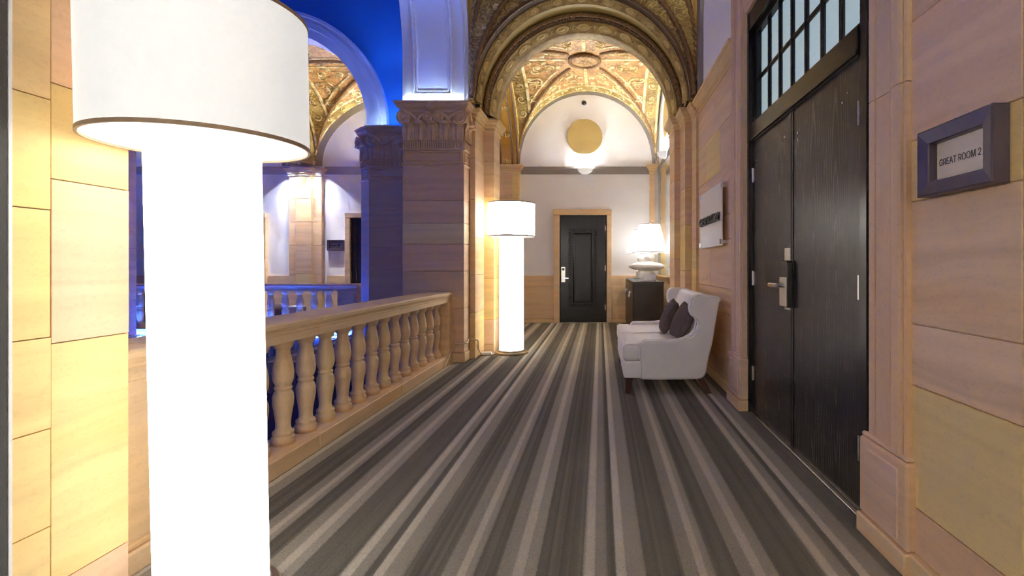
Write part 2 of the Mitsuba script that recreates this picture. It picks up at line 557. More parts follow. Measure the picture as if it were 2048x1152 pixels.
def strip_on(S, pts, w, h, n=1):
    """A raised flat strip of half width w and height h along the run pts on the surface S."""
    pts = np.array(pts, float)
    t = np.gradient(pts, axis=0)
    t /= np.linalg.norm(t, axis=1, keepdims=True) + 1e-12
    nr = np.stack([-t[:, 1], t[:, 0]], 1)
    V = []
    for o, k in ((-w, 0), (-w * 0.8, 1), (w * 0.8, 1), (w, 0)):
        q = pts + nr * o
        p, nn = S(q[:, 0], q[:, 1])
        V.append(p + nn * (h if k else -h * 0.3))
    V = np.stack(V, 1)
    n, m = V.shape[:2]
    i, j = np.meshgrid(np.arange(n - 1), np.arange(m - 1), indexing='ij')
    f = np.stack([i * m + j, i * m + j + 1, (i + 1) * m + j + 1, (i + 1) * m + j], -1).reshape(-1, 4)
    return trimesh.Trimesh(V.reshape(-1, 3), np.vstack([f[:, [0, 1, 2]], f[:, [0, 2, 3]]]), process=False)


# ------------------------------------------------------------------ floor
put('floor', cat(box(-1.96, 1.30, -3.6, 9.9, -0.35, 0.0), box(-9.7, -1.96, 8.03, 9.9, -0.35, 0.0), box(-4.0, -1.96, 5.73, 8.03, -0.35, 0.0)), 'mat_carpet')
tag('floor', 'carpet of long grey, taupe and cream stripes running down the corridor', 'floor', kind='structure')

# ------------------------------------------------------------------ right wall with the double door's opening
RW = 1.13
put('wall_right', cat(box(1.142, 1.34, -3.6, 2.086, 0, 5.3), box(1.142, 1.34, 3.87, 9.74, 0, 5.3), box(1.142, 1.34, 2.086, 3.87, 3.04, 5.3)), 'mat_plaster')
tag('wall_right', 'right corridor wall faced with pink and yellow stone blocks under white plaster', 'wall', kind='structure')
RC = [0.085, 0.25, 0.686, 0.908, 1.348, 1.568, 2.0, 2.42, 2.84]
near_tone = {0: 0.12, 1: 0.62, 2: 0.18, 3: 0.2, 4: 0.55, 5: 0.08, 6: 0.15, 7: 0.3}
ashlar('wall_right', 'right', 1.335, 1.815, RC, RW, tones=lambda c, k: near_tone[c])
ashlar('wall_right', 'right', -0.6, 1.335, RC, RW, splits=lambda c: [0.45 + 0.25 * (c % 2)], tones=lambda c, k: [0.5, 0.2, 0.6, 0.1][(c + k) % 4])
ashlar('wall_right', 'right', 4.22, 5.735, RC, RW, splits=lambda c: [[4.9], [5.3], [4.66], [5.1], [4.75, 5.36], [5.2], [4.7, 5.32], [4.95]][c],
       tones=lambda c, k: [0.1, 0.2, 0.33, 0.15, [0.1, 0.75, 0.2][k % 3], 0.05, [0.05, 0.7, 0.4][k % 3], 0.12][c])
ashlar('wall_right', 'right', 6.80, 9.70, [0.085, 0.5, 0.915], RW, splits=lambda c: [7.6 + 0.3 * c, 8.6 + 0.2 * c], tones=lambda c, k: 0.3)
put('baseboard_right', cat(box(1.105, 1.15, -0.6, 1.80, 0, 0.085, 0.006), box(1.105, 1.15, 4.23, 5.735, 0, 0.085, 0.006), box(1.105, 1.15, 6.8, 9.7, 0, 0.085, 0.006)), 'mat_stone')
scene['baseboard_right'] = mikit.ply(cat(box(1.105, 1.15, -0.6, 1.80, 0, 0.085, 0.006), box(1.105, 1.15, 4.23, 5.735, 0, 0.085, 0.006), box(1.105, 1.15, 6.8, 9.7, 0, 0.085, 0.006)), 'mat_stone', uv=np.tile([[0.45, 0.3]], (72, 1)))
tag('baseboard_right', 'low tan stone base course along the right wall', 'baseboard', kind='structure')

CORN = [(-0.03, 0.0), (0.010, 0.0), (0.016, 0.006), (0.016, 0.022), (0.006, 0.028), (0.006, 0.046), (0.026, 0.056), (0.030, 0.072), (0.024, 0.078), (0.042, 0.092), (0.056, 0.104), (0.060, 0.114), (0.054, 0.119), (0.072, 0.124), (0.074, 0.150), (-0.03, 0.150)]


def cornice(path, z=2.84, scale=1.0):
    return mould([(o * scale if o > 0 else o, z + q) for o, q in CORN], path)


tag('trim_1', 'tan stone cornice moulding running along the right wall below the white plaster', 'cornice', kind='structure')
stone('trim_1', 'cornice', cornice([(RW, 5.73), (RW, 4.118)]), 0.5, label='tan stone cornice')
stone('trim_1', 'cornice', cornice([(RW, 1.81), (RW, -0.6)]), 0.5)

# right lunette's grey border and the dado's plaster are part of the wall
def near_vault_z(t):
    return 3.0 + 1.6 * (1 - abs(t) ** 3.0) ** (1 / 3.0)


def yz_band(f_in, f_out, ys, x0, x1):
    """A band between two curves z(y), from x0 to x1."""
    n = len(ys)
    a, b = np.array([f_in(y) for y in ys]), np.array([f_out(y) for y in ys])
    V = np.vstack([np.stack([np.full(n, x), yy, zz], 1) for x in (x0, x1) for yy, zz in ((a[:, 0], a[:, 1]), (b[:, 0], b[:, 1]))])
    i = np.arange(n - 1)
    F = []
    for p, q in ((0, 1), (1, 3), (3, 2), (2, 0)):
        F += [np.stack([p * n + i, q * n + i, q * n + i + 1], 1), np.stack([p * n + i, q * n + i + 1, p * n + i + 1], 1)]
    m = trimesh.Trimesh(V, np.vstack(F), process=False)
    trimesh.repair.fix_normals(m)
    return m


NY, NA = 3.665, 2.065


def lunette_curve(a, h, zs=3.0, cy=NY, p=6.0):
    def f(th):
        c, s = math.cos(th), math.sin(th)
        return (cy + a * math.copysign(abs(c) ** (2 / p), c), zs + h * abs(s) ** (2 / p))
    return f


TH = np.linspace(0, math.pi, 81)
part('wall_right', 'grey_border', yz_band(lunette_curve(NA - 0.20, 1.40), lunette_curve(NA + 0.02, 1.62), TH, 1.10, 1.145), 'mat_gray_band', 30, label='grey painted border of the white lunette over the double door')

# ------------------------------------------------------------------ stone casing of the double door
tag('trim_2', 'moulded pink stone casing on plinth blocks round the black double door', 'door casing', kind='structure')


def casing_jamb(y_in, s, z0, z1, dx=0.0):
    """s = +1: the jamb runs away from the camera from y_in, -1: towards it."""
    P = [(0, 1.2), (0, 1.128), (0.014, 1.122), (0.018, 1.122), (0.018, 1.112), (0.060, 1.112), (0.062, 1.120), (0.068, 1.120), (0.070, 1.113), (0.165, 1.115), (0.168, 1.124), (0.176, 1.124), (0.180, 1.108), (0.205, 1.100), (0.240, 1.098), (0.252, 1.102), (0.254, 1.114), (0.260, 1.114), (0.262, 1.108), (0.274, 1.110), (0.274, 1.2)]
    poly = Polygon([(x + (dx if x < 1.19 else 0), y_in + s * d) for d, x in P])
    m = trimesh.creation.extrude_polygon(poly, z1 - z0, engine='earcut')
    m.apply_translation((0, 0, z0))
    return m


for z0, z1 in ((0.42, 1.786), (1.789, 3.5)):
    stone('trim_2', 'jamb', casing_jamb(2.086, -1, z0, z1), 0.12 if z0 < 1 else 0.2, vertical=True)
    stone('trim_2', 'jamb', casing_jamb(3.84, 1, z0, z1 + 0.02, -0.03), 0.05, vertical=True)
stone('trim_2', 'lintel', box(1.105, 1.2, 2.088, 3.868, 3.045, 3.5, 0.012), 0.1)
for y0, y1, dx in ((1.789, 2.118, 0.0), (3.82, 4.17, -0.03)):
    k = stone('trim_2', 'plinth', box(1.096 + dx, 1.2, y0, y1, 0.085, 0.405, 0.01), 0.1)
    stone(k, 'base', box(1.085 + dx, 1.2, y0 - 0.004, y1 + 0.004, 0.0, 0.083, 0.006), 0.3)
    stone(k, 'moulding', box(1.102 + dx, 1.2, y0 + 0.01, y1 - 0.01, 0.407, 0.425, 0.006), 0.12)
    stone(k, 'field', box(1.091 + dx, 1.1, y0 + 0.05, y1 - 0.05, 0.11, 0.37, 0.004), 0.05)

# ------------------------------------------------------------------ stepped pilasters carrying the ribs, right side
def shaft(holder, x0, x1, y0, y1, zs, tones, vertical=False):
    for i in range(len(zs) - 1):
        stone(holder, 'shaft_block', box(x0, x1, y0, y1, zs[i] + 0.0012, zs[i + 1] - 0.0012, 0.003), tones[i % len(tones)], vertical)


t = num('pilaster')
tag(t, 'stepped stone pilaster with three setbacks against the right wall behind the settee', 'pilaster', 'stone pilasters')
shaft(t, 1.10, 1.142, 5.735, 6.02, [0, 0.10, 0.62, 1.3, 1.75, 2.3, 2.85], [0.5, 0.3, 0.6, 0.15, 0.3])
shaft(t, 1.02, 1.142, 6.0, 6.37, [0, 0.10, 0.5, 1.05, 1.6, 2.05, 2.5, 2.85], [0.4, 0.6, 0.2, 0.7, 0.3, 0.15])
shaft(t, 0.945, 1.142, 6.36, 6.78, [0, 0.10, 0.7, 1.2, 1.7, 2.2, 2.6, 2.85], [0.3, 0.62, 0.2, 0.5, 0.1, 0.33])
stone(t, 'capital', cornice([(1.14, 6.78), (0.945, 6.78), (0.945, 6.36), (1.02, 6.36), (1.02, 6.0), (1.10, 6.0), (1.10, 5.735)]), 0.45, label='moulded stone capital stepping back in three')

# ------------------------------------------------------------------ near left pier, lit by the big lamp
PL = -1.60
t = num('pier')
tag(t, 'broad yellow and pink stone pier at the left edge beside the near floor lamp', 'pier', 'stone piers')
put(t + '__core', box(-2.3, PL - 0.012, 1.325, 1.69, 0, 2.95), 'mat_gray_band')
LC = [0.0, 0.17, 0.58, 0.89, 1.36, 1.66, 2.06, 2.5, 2.96]
ashlar(t, 'left', 1.457, 1.70, [0.0, 0.182, 0.89, 1.372, 1.653, 2.1, 2.5, 2.96], PL, bevel=0.0012, tones=lambda c, k: [0.1, 0.75, 0.12, 0.66, 0.14, 0.5, 0.2][c])
ashlar(t, 'left', 1.324, 1.4565, [0.0, 0.36, 0.645, 0.91, 1.28, 1.60, 2.1, 2.5, 2.96], PL + 0.002, bevel=0.0012, tones=lambda c, k: [0.6, 0.66, 0.62, 0.7, 0.65, 0.5, 0.6, 0.4][c])
stone(t, 'return_block', box(-2.25, PL - 0.005, 1.69, 1.70, 0.0, 2.96), 0.5)
stone(t, 'capital', cornice([(PL, 1.33), (PL, 1.70), (-2.3, 1.70)]), 0.4)
# dark-edged white door jamb in front of the pier, at the very left
put('trim_3', cat(box(-1.63, -1.553, 1.3135, 1.3215, 0, 2.96)), 'mat_white_trim')
tag('trim_3', 'narrow white jamb strip at the left edge of the photo', 'jamb strip', kind='structure')
put('wall_left', cat(box(-2.3, -1.555, -3.6, 1.312, 0, 4.62)), 'mat_black_matte')
tag('wall_left', 'dark wall edge just showing at the far left of the photo', 'wall', kind='structure')

# ------------------------------------------------------------------ the corridor behind the camera
put('wall_back', box(-2.3, 1.34, -3.75, -3.6, 0, 4.7), 'mat_plaster')
tag('wall_back', 'white plaster wall closing the corridor behind the viewer', 'wall', kind='structure')

# ------------------------------------------------------------------ end wall
EW = 9.74
put('wall_end', cat(box(-9.7, 1.34, EW, 9.95, 0, 5.3)), 'mat_plaster')
tag('wall_end', 'white plaster end wall over a tan stone dado, crossed by a grey band', 'wall', kind='structure')
DC = [0.075, 0.915]
for a, b, tn in ((-1.54, -0.896, 0.36), (0.224, 1.12, 0.36), (-5.30, -4.93, 0.45), (-3.75, -2.1, 0.3), (-6.45, -6.03, 0.36), (-9.6, -7.75, 0.3)):
    ashlar('wall_end', 'end', a, b, DC, 9.70, thick=0.05, splits=lambda c, a=a, b=b: [a + (b - a) * 0.55] if b - a > 1 else [], tones=lambda c, k, tn=tn: tn + 0.06 * k)
for a, b in ((-1.54, 0.96), (-5.36, -1.95), (-9.6, -6.03)):
    part('wall_end', 'grey_band', box(a, b, EW - 0.012, EW + 0.02, 2.885, 3.035, 0.003), 'mat_gray_band', label='grey painted band')
put('baseboard_end', cat(box(-1.54, -0.90, 9.685, 9.75, 0, 0.072, 0.006), box(0.228, 1.12, 9.685, 9.75, 0, 0.072, 0.006), box(-9.6, -7.75, 9.685, 9.75, 0, 0.072, 0.006), box(-6.45, -4.93, 9.685, 9.75, 0, 0.072, 0.006),
                         box(-3.75, -2.1, 9.685, 9.75, 0, 0.072, 0.006)), 'mat_stone', uv=np.tile([[0.5, 0.2]], (120, 1)))
tag('baseboard_end', 'narrow tan stone base along the end wall', 'baseboard', kind='structure')


def lunette_border(cx, a_in, a_out, zs, k_in, k_out):
    m = ring([(a_in, EW - 0.014), (a_out, EW - 0.014), (a_out, EW + 0.02), (a_in, EW + 0.02)], cx, zs, 97)
    return m


def ell_ring(cx, zs, a0, h0, a1, h1, y0, y1, n=97):
    """A band in the xz plane between two half ellipses, from y0 to y1."""
    m = yz_band(lambda t: (cx + a0 * math.cos(t), zs + h0 * math.sin(t)), lambda t: (cx + a1 * math.cos(t), zs + h1 * math.sin(t)), np.linspace(0, math.pi, n), y0, y1)
    return swap_xy(m)


part('wall_end', 'grey_border', ell_ring(-0.27, 3.10, 1.285, 1.335, 1.35, 1.41, EW - 0.014, EW + 0.02), 'mat_gray_band', 30, label='grey painted arch border of the lunette over the end door')
part('wall_end', 'grey_border', ell_ring(-3.75, 3.05, 1.66, 1.28, 1.8, 1.42, EW - 0.014, EW + 0.02), 'mat_gray_band', 30, label='grey painted arch border of the lunette across the atrium')
part('wall_end', 'grey_border', ell_ring(-7.75, 3.05, 1.56, 1.28, 1.7, 1.42, EW - 0.014, EW + 0.02), 'mat_gray_band', 30, label='grey painted arch border beyond the near floor lamp')

# pilasters on the end wall
def end_pilaster(label, segs, ztop=2.84, path=None, dark=0.5):
    t = num('pilaster')
    tag(t, label, 'pilaster', 'stone pilasters')
    for x0, x1, y in segs:
        z = [0, 0.10, 0.55, 0.95, 1.5, 1.95, 2.4, ztop + 0.01]
        shaft(t, x0, x1, y, EW + 0.01, z, [random.choice([0.2, 0.33, 0.5, 0.6]) for _ in range(7)])
    stone(t, 'capital', cornice(path, ztop), dark)
    return t


end_pilaster('tan stone pilaster with moulded cap left of the end door behind the far floor lamp', [(-2.10, -1.56, 9.60), (-1.95, -1.68, 9.588)], 2.89, [(-2.12, 9.60), (-1.56, 9.60), (-1.56, 9.75)])
end_pilaster('slim tan stone pilaster at the corner beside the tall mirror', [(0.968, 1.06, 9.66)], 2.90, [(0.968, 9.75), (0.968, 9.66), (1.06, 9.66), (1.06, 9.75)])
end_pilaster('spotlit triple stone pilaster on the far wall across the atrium', [(-6.01, -5.84, 9.66), (-5.845, -5.545, 9.60), (-5.55, -5.38, 9.66)], 2.83,
             [(-6.01, 9.75), (-6.01, 9.66), (-5.845, 9.66), (-5.845, 9.60), (-5.545, 9.60), (-5.545, 9.66), (-5.38, 9.66), (-5.38, 9.75)])

# ------------------------------------------------------------------ atrium shell
def plate_xz(poly, y0, y1):
    return to_xz(extrude(poly, y1 - y0), y0)


AX, AZ = -4.53, 3.05
import shapely
hole = shapely.Point(AX, AZ).buffer(1.56, 64).union(shapely.Point(-8.35, AZ).buffer(1.56, 64))
blue = shapely.box(-9.7, 3.05, -2.1, 6.6).difference(hole)
put('wall_atrium', plate_xz(blue, 6.96, 7.2) if blue.geom_type == 'Polygon' else cat(*[plate_xz(g, 6.96, 7.2) for g in blue.geoms]), 'mat_blue_paint')
tag('wall_atrium', 'blue painted upper wall of the atrium round the white arch', 'wall', kind='structure')
put('wall_atrium_right', box(-2.26, -2.0, 6.03, 6.95, 2.985, 6.6), 'mat_blue_paint')
tag('wall_atrium_right', 'blue painted upper wall between the two corner piers', 'wall', kind='structure')
put('wall_atrium_left', box(-9.95, -9.7, -1.8, 9.9, -4.2, 6.8), 'mat_blue_paint')
tag('wall_atrium_left', 'blue painted far side wall of the atrium', 'wall', kind='structure')
put('wall_atrium_back', box(-9.7, -2.3, -1.8, -1.5, -4.2, 6.8), 'mat_blue_paint')
tag('wall_atrium_back', 'blue painted wall of the atrium behind the viewer', 'wall', kind='structure')
put('ceiling_atrium', box(-9.9, -1.6, -1.8, 7.2, 6.6, 6.8), 'mat_blue_paint')
tag('ceiling_atrium', 'blue painted ceiling high over the atrium', 'ceiling', kind='structure')
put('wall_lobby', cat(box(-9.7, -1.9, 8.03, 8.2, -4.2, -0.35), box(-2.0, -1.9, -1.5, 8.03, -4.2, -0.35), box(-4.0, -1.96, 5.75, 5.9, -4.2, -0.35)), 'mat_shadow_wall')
tag('wall_lobby', 'shadowed mauve wall of the lobby below the balustrade', 'wall', kind='structure')
put('floor_lobby', box(-9.9, -1.9, -1.8, 8.2, -4.4, -4.2), 'mat_lobby_floor')
tag('floor_lobby', 'dark floor of the lobby seen down between the balusters', 'floor', kind='structure')

# white arch across the atrium
tag('trim_4', 'white arch lit blue from below, spanning the atrium gallery', 'arch', kind='structure')
part('trim_4', 'arch_ring', ring([(1.31, 6.90), (1.43, 6.90), (1.435, 6.88), (1.50, 6.88), (1.51, 6.90), (1.55, 6.90), (1.56, 6.87), (1.60, 6.87), (1.60, 7.0), (1.60, 7.24), (1.31, 7.24)], AX, AZ), 'mat_white_trim', 30)
part('trim_4', 'arch_ring', ring([(1.31, 6.90), (1.43, 6.90), (1.435, 6.88), (1.50, 6.88), (1.51, 6.90), (1.55, 6.90), (1.56, 6.87), (1.60, 6.87), (1.60, 7.0), (1.60, 7.24), (1.31, 7.24)], -8.35, AZ), 'mat_white_trim', 30)

# white arch over the near balustrade: soffit with a sunk panel
LY, LR, LZ = 3.70, 2.03, 3.45
tag('trim_5', 'white panelled arch soffit rising from the near pier, lit blue', 'arch', kind='structure')
x0, x1 = -2.263, -1.505
part('trim_5', 'soffit', cat(swap_xy(ring([(LR, x0), (LR + 0.35, x0), (LR + 0.35, x1), (LR, x1)], LY, LZ, 97)), box(x0, x1, LY + LR, LY + LR + 0.3, 2.985, LZ), box(x0, x1, LY - LR - 0.3, LY - LR, 2.985, LZ)), 'mat_white_trim', 30)


def soffit_S(u, v):
    """u = x, v = height along the soffit from the far springing, then along the arc."""
    u, v = np.broadcast_arrays(np.asarray(u, float), np.asarray(v, float))
    th = np.clip(v - (LZ - 2.985), 0, None) / LR
    z = np.where(v < LZ - 2.985, 2.985 + v, LZ + LR * np.sin(th))
    y = LY + LR * np.cos(th)
    n = np.stack([0 * u, -np.cos(th), -np.sin(th)], -1)
    return np.stack([u, y, z], -1), n


def soffit_frame(ua, ub, va, vb, w, h):
    vs = np.linspace(va, vb, 60)
    return cat(strip_on(soffit_S, np.stack([np.full(60, ua), vs], 1), w, h), strip_on(soffit_S, np.stack([np.full(60, ub), vs], 1), w, h),
               strip_on(soffit_S, np.stack([np.linspace(ua, ub, 6), np.full(6, va)], 1), w, h))


part('trim_5', 'panel_moulding', soffit_frame(-2.13, -1.70, 0.09, 5.9, 0.012, 0.016), 'mat_white_trim')
part('trim_5', 'panel_moulding', soffit_frame(-2.095, -1.735, 0.125, 5.9, 0.009, 0.010), 'mat_white_trim')
part('trim_5', 'edge_bead', tube(soffit_S(np.full(70, -1.555), np.linspace(0.02, 6.4, 70))[0], 0.012, 8), 'mat_white_trim', True)


# ------------------------------------------------------------------ ribs between the two bays of the corridor ceiling
RX, RZ = -0.21, 3.02
tag('ceiling', 'gilded groin vault with rope ribs and scrolled relief over the end of the corridor', 'ceiling', kind='structure')
tag('trim_6', 'nested gilded rib arches across the corridor between the two vaults', 'arch', kind='structure')

lun = Polygon([(RX + 1.245 * math.cos(a), RZ + 1.245 * math.sin(a)) for a in np.linspace(0, math.pi, 97)] + [(-0.19 + 1.31 * math.copysign(abs(math.cos(a)) ** 0.5, math.cos(a)), 3.0 + 1.64 * math.sin(a) ** 0.5) for a in np.linspace(math.pi, 0, 97)])
part('trim_6', 'spandrel_wall', plate_xz(lun, 5.69, 5.86), 'mat_gold', label='dull gold wall above the outer rib')
part('trim_6', 'outer_fillet', ring([(1.232, 5.675), (1.262, 5.675), (1.262, 5.70), (1.232, 5.70)], RX, RZ), 'mat_gold_dark', 30)
part('trim_6', 'outer_rib', ring([(1.245, 5.69), (1.232, 5.80), (1.232, 5.86), (1.285, 5.86), (1.285, 5.69)], RX, RZ), 'mat_rib_brown', 30, label='dark brown outer rib')
part('trim_6', 'ornament_rib', ring([(1.230, 5.795), (1.222, 5.79), (1.186, 5.885), (1.180, 5.90), (1.186, 5.91), (1.29, 5.91), (1.29, 5.795)], RX, RZ), 'mat_gold_plain', 30, label='gilded rib with raised medallions')
cove = [(1.186 + 0.066 * math.sin(a), 5.90 + 0.34 * (1 - math.cos(a))) for a in np.linspace(0, math.pi / 2, 9)]
part('trim_6', 'cove', ring(cove + [(1.40, 6.24), (1.40, 5.90)], RX, RZ), 'mat_gold_olive', 30, label='smooth olive cove')


def arc(r, y, n=400, e=0.0):
    a = np.linspace(e, math.pi - e, n)
    return np.stack([RX + r * np.cos(a), np.full(n, y), RZ + r * np.sin(a)], 1)


part('trim_6', 'rope', rope(arc(1.222, 6.235, 520), 0.024, 0.12), 'mat_rope', True, label='gilded rope moulding')
beads = []
for a in np.linspace(0.02, math.pi - 0.02, 110):
    s = trimesh.creation.icosphere(1, 0.0145)
    s.apply_translation((RX + 1.207 * math.cos(a), 6.30, RZ + 1.207 * math.sin(a)))
    beads.append(s)
part('trim_6', 'bead_row', cat(*beads), 'mat_rope', True, label='row of small gilded beads', kind='stuff')
part('trim_6', 'shadow_rib', ring([(1.225, 6.26), (1.212, 6.30), (1.200, 6.345), (1.40, 6.345), (1.40, 6.26)], RX, RZ), 'mat_rib_brown', 30)
part('trim_6', 'inner_rib', ring([(1.195, 6.345), (1.186, 6.34), (1.132, 6.505), (1.126, 6.52), (1.132, 6.535), (1.128, 6.56), (1.132, 6.62), (1.142, 6.64), (1.142, 6.76), (1.40, 6.76), (1.40, 6.345)], RX, RZ), 'mat_gold_plain', 30, label='gilded inner rib with raised medallions')


def rib_S(r0, y0, r1, y1):
    """u = arc length along the rib (at radius r0), v = across the splayed face from -1 to 1."""
    dn = np.array([(y1 - y0), -(r1 - r0)])
    dn = dn / np.linalg.norm(dn)

    def S(u, v):
        u, v = np.broadcast_arrays(np.asarray(u, float), np.asarray(v, float))
        W = math.hypot(r1 - r0, y1 - y0)
        k = 0.5 + v / W
        a = math.pi - u / r0
        r, y = r0 + (r1 - r0) * k, y0 + (y1 - y0) * k
        p = np.stack([RX + r * np.cos(a), y, RZ + r * np.sin(a)], -1)
        nr, ny = -abs(dn[0]), -abs(dn[1])
        return p, np.stack([nr * np.cos(a), np.full_like(a, ny), nr * np.sin(a)], -1)
    return S


def rib_ornament(S, L, R):
    n = 13
    for i in range(n):
        u = L * (i + 0.5) / n
        part('trim_6', 'medallion', boss(S, u, 0.0, R, 0.012, 18, 1.45), 'mat_rib_relief', 30)
    for i in range(n * 2):
        u = L * (i // 2 + 1) / n + (R * 0.55 if i % 2 else -R * 0.55)
        h = 1 if i % 2 else -1
        q = xy_scroll(R * 0.62, 1.3, h, 22, 0.8) * [h, 1]
        part('trim_6', 'scroll_ornament', on_surface(q + [u, 0], S, 0.008, 5), 'mat_rib_relief', True)


rib_ornament(rib_S(1.222, 5.79, 1.186, 5.885), 1.222 * math.pi, 0.040)
rib_ornament(rib_S(1.186, 6.34, 1.132, 6.505), 1.186 * math.pi, 0.062)


# ------------------------------------------------------------------ groin vaults
def vault(holder, cx, cy, ax, ay, zs, h, sides='NSEW', ornament='full', mats=('mat_gold', 'mat_gold_rose'), nn=40, medallion=True):
    def web_S(side):
        def S(u, v):
            u, v = np.broadcast_arrays(np.asarray(u, float), np.asarray(v, float))
            ns = side in 'NS'
            a = ax if ns else ay
            ph = u / a
            sx, cz = np.sin(ph), np.cos(ph)
            s = {'N': 1, 'S': -1, 'E': 1, 'W': -1}[side]
            z = zs + h * cz
            n = -np.stack([sx / a, 0 * sx, cz / h], -1)
            n /= np.linalg.norm(n, axis=-1, keepdims=True)
            if ns:
                return np.stack([cx + ax * sx, cy + s * v, z], -1), n
            return np.stack([cx + s * v, cy + ay * sx, z], -1), n[..., [1, 0, 2]]
        return S

    def grid(side, t0, t1, nt):
        a, b = (ax, ay) if side in 'NS' else (ay, ax)
        t = np.linspace(t0, t1, nt)
        sg = np.linspace(-1, 1, nn)
        U = sg[None] * np.arcsin(np.clip(t, 0, 1))[:, None] * a
        V = np.broadcast_to(t[:, None] * b, U.shape)
        p, _ = web_S(side)(U, V)
        i, j = np.meshgrid(np.arange(nt - 1), np.arange(nn - 1), indexing='ij')
        q = np.stack([i * nn + j, i * nn + j + 1, (i + 1) * nn + j + 1, (i + 1) * nn + j], -1).reshape(-1, 4)
        return trimesh.Trimesh(p.reshape(-1, 3), np.vstack([q[:, [0, 1, 2]], q[:, [0, 2, 3]]]), process=False)

    for side in sides:
        part(holder, 'web_panel', grid(side, 0.0, 0.78, 18), mats[1], True)
        part(holder, 'web_border', grid(side, 0.78, 1.0, 8), mats[0], True)
        S = web_S(side)
        a, b = (ax, ay) if side in 'NS' else (ay, ax)
        if not ornament:
            continue
        f = math.asin(0.775)
        us = np.linspace(-f, f, 50) * a
        part(holder, 'raised_band', strip_on(S, np.stack([us, np.full(50, 0.785 * b)], 1), 0.028, 0.012), 'mat_relief')
        f = math.asin(0.99)
        us = np.linspace(-f, f, 50) * a
        part(holder, 'raised_band', strip_on(S, np.stack([us, np.full(50, 0.975 * b)], 1), 0.022, 0.012), 'mat_relief')
        vs = np.linspace(0.22 * b, 0.76 * b, 20)
        part(holder, 'raised_band', strip_on(S, np.stack([0 * vs, vs], 1), 0.03, 0.012), 'mat_relief')
        for sg in (-1, 1):
            ts = np.linspace(0.34, 0.76, 24)
            part(holder, 'raised_band', strip_on(S, np.stack([sg * np.arcsin(ts) * a - sg * 0.17, ts * b], 1), 0.016, 0.012), 'mat_relief')
        # scrolls of the panel, mirrored about its middle line
        for t, k, R, hd in ((0.44, 0.42, 0.085, 1), (0.60, 0.30, 0.105, -1), (0.63, 0.66, 0.11, 1), (0.71, 0.86, 0.075, -1), (0.70, 0.13, 0.055, 1), (0.52, 0.16, 0.055, 1), (0.55, 0.82, 0.06, 1), (0.72, 0.50, 0.065, -1), (0.33, 0.5, 0.05, -1)):
            for sg in (-1, 1):
                u, v = sg * k * math.asin(t) * a, t * b
                q = xy_scroll(R, 1.7, hd, 34, 1.0) * [sg * hd, 1]
                part(holder, 'scroll_ornament', on_surface(q + [u, v], S, 0.0155, 6), 'mat_relief', True)
                if R > 0.08:
                    part(holder, 'rosette', boss(S, u, v, R * 0.33, 0.016), 'mat_relief', 30)
                    q = xy_scroll(R * 0.6, 1.2, -hd, 24, 1.2) * [sg * hd, -1]
                    part(holder, 'scroll_ornament', on_surface(q + [u + sg * R * 0.9, v + R * 0.7], S, 0.012, 5), 'mat_relief', True)
        # scrolls of the border
        m = 14
        for i in range(m):
            u = (i - (m - 1) / 2) / m * 2 * math.radians(80) * a
            hd = 1 if i % 2 else -1
            R = 0.075
            q = xy_scroll(R, 1.6, hd, 30, 0.9) * [1 if i < m / 2 else -1, 1]
            if abs(u) < math.asin(0.86) * a:
                part(holder, 'scroll_ornament', on_surface(q + [u, 0.88 * b], S, 0.014, 6), 'mat_relief', True)
    # rope ribs along the groins
    for sx in (-1, 1):
        for sy in (-1, 1):
            if ('N' not in sides and sy > 0 and 'E' not in sides and sx > 0):
                continue
            th = np.linspace(math.radians(88), math.asin(0.19), 220)
            s = np.sin(th)
            pts = np.stack([cx + sx * ax * s, cy + sy * ay * s, zs + h * np.cos(th) - 0.01], 1)
            part(holder, 'rope_rib', rope(pts, 0.021, 0.11), 'mat_rope', True, label=None)
    if medallion:
        z = zs + h - 0.035
        k = part(holder, 'medallion', lathe([(0.0, z - 0.012), (0.05, z - 0.016), (0.06, z), (0.12, z - 0.004), (0.13, z - 0.012), (0.20, z - 0.004), (0.235, z), (0.235, z + 0.06)], 48, cx, cy), 'mat_gold_rose', 30, label='round crown medallion')
        a = np.linspace(0, 2 * math.pi, 260)
        part(k, 'rope_ring', rope(np.stack([cx + 0.245 * np.cos(a), cy + 0.245 * np.sin(a), np.full(260, z)], 1), 0.026, 0.13), 'mat_rope', True)
        for i in range(6):
            b = i / 6 * 2 * math.pi
            flat = lambda u, v: (np.stack([cx + u, cy + v, np.full_like(u, z - 0.004)], -1), np.broadcast_to([0, 0, -1.0], np.shape(u) + (3,)))
            q = xy_scroll(0.045, 1.2, 1 if i % 2 else -1, 22, 0.6)
            part(k, 'scroll', on_surface(q + [0.11 * math.cos(b), 0.11 * math.sin(b)], flat, 0.008, 5), 'mat_relief', True)


vault('ceiling', -0.255, 8.25, 1.36, 1.51, 3.10, 1.41)
tag('ceiling_gallery', 'gilded groin vault over the gallery across the atrium', 'ceiling', kind='structure')
vault('ceiling_gallery', -3.75, 8.45, 1.8, 1.31, 3.05, 1.42, medallion=False)
vault('ceiling_gallery', -7.75, 8.45, 1.8, 1.31, 3.05, 1.42, ornament=None, medallion=False)
part('ceiling_gallery', 'roof', box(-9.7, -1.5, 7.1, 9.9, 5.2, 5.3), 'mat_rib_brown')
part('ceiling_gallery', 'cross_rib', box(-5.95, -5.55, 7.2, 9.74, 3.06, 4.6), 'mat_gold')
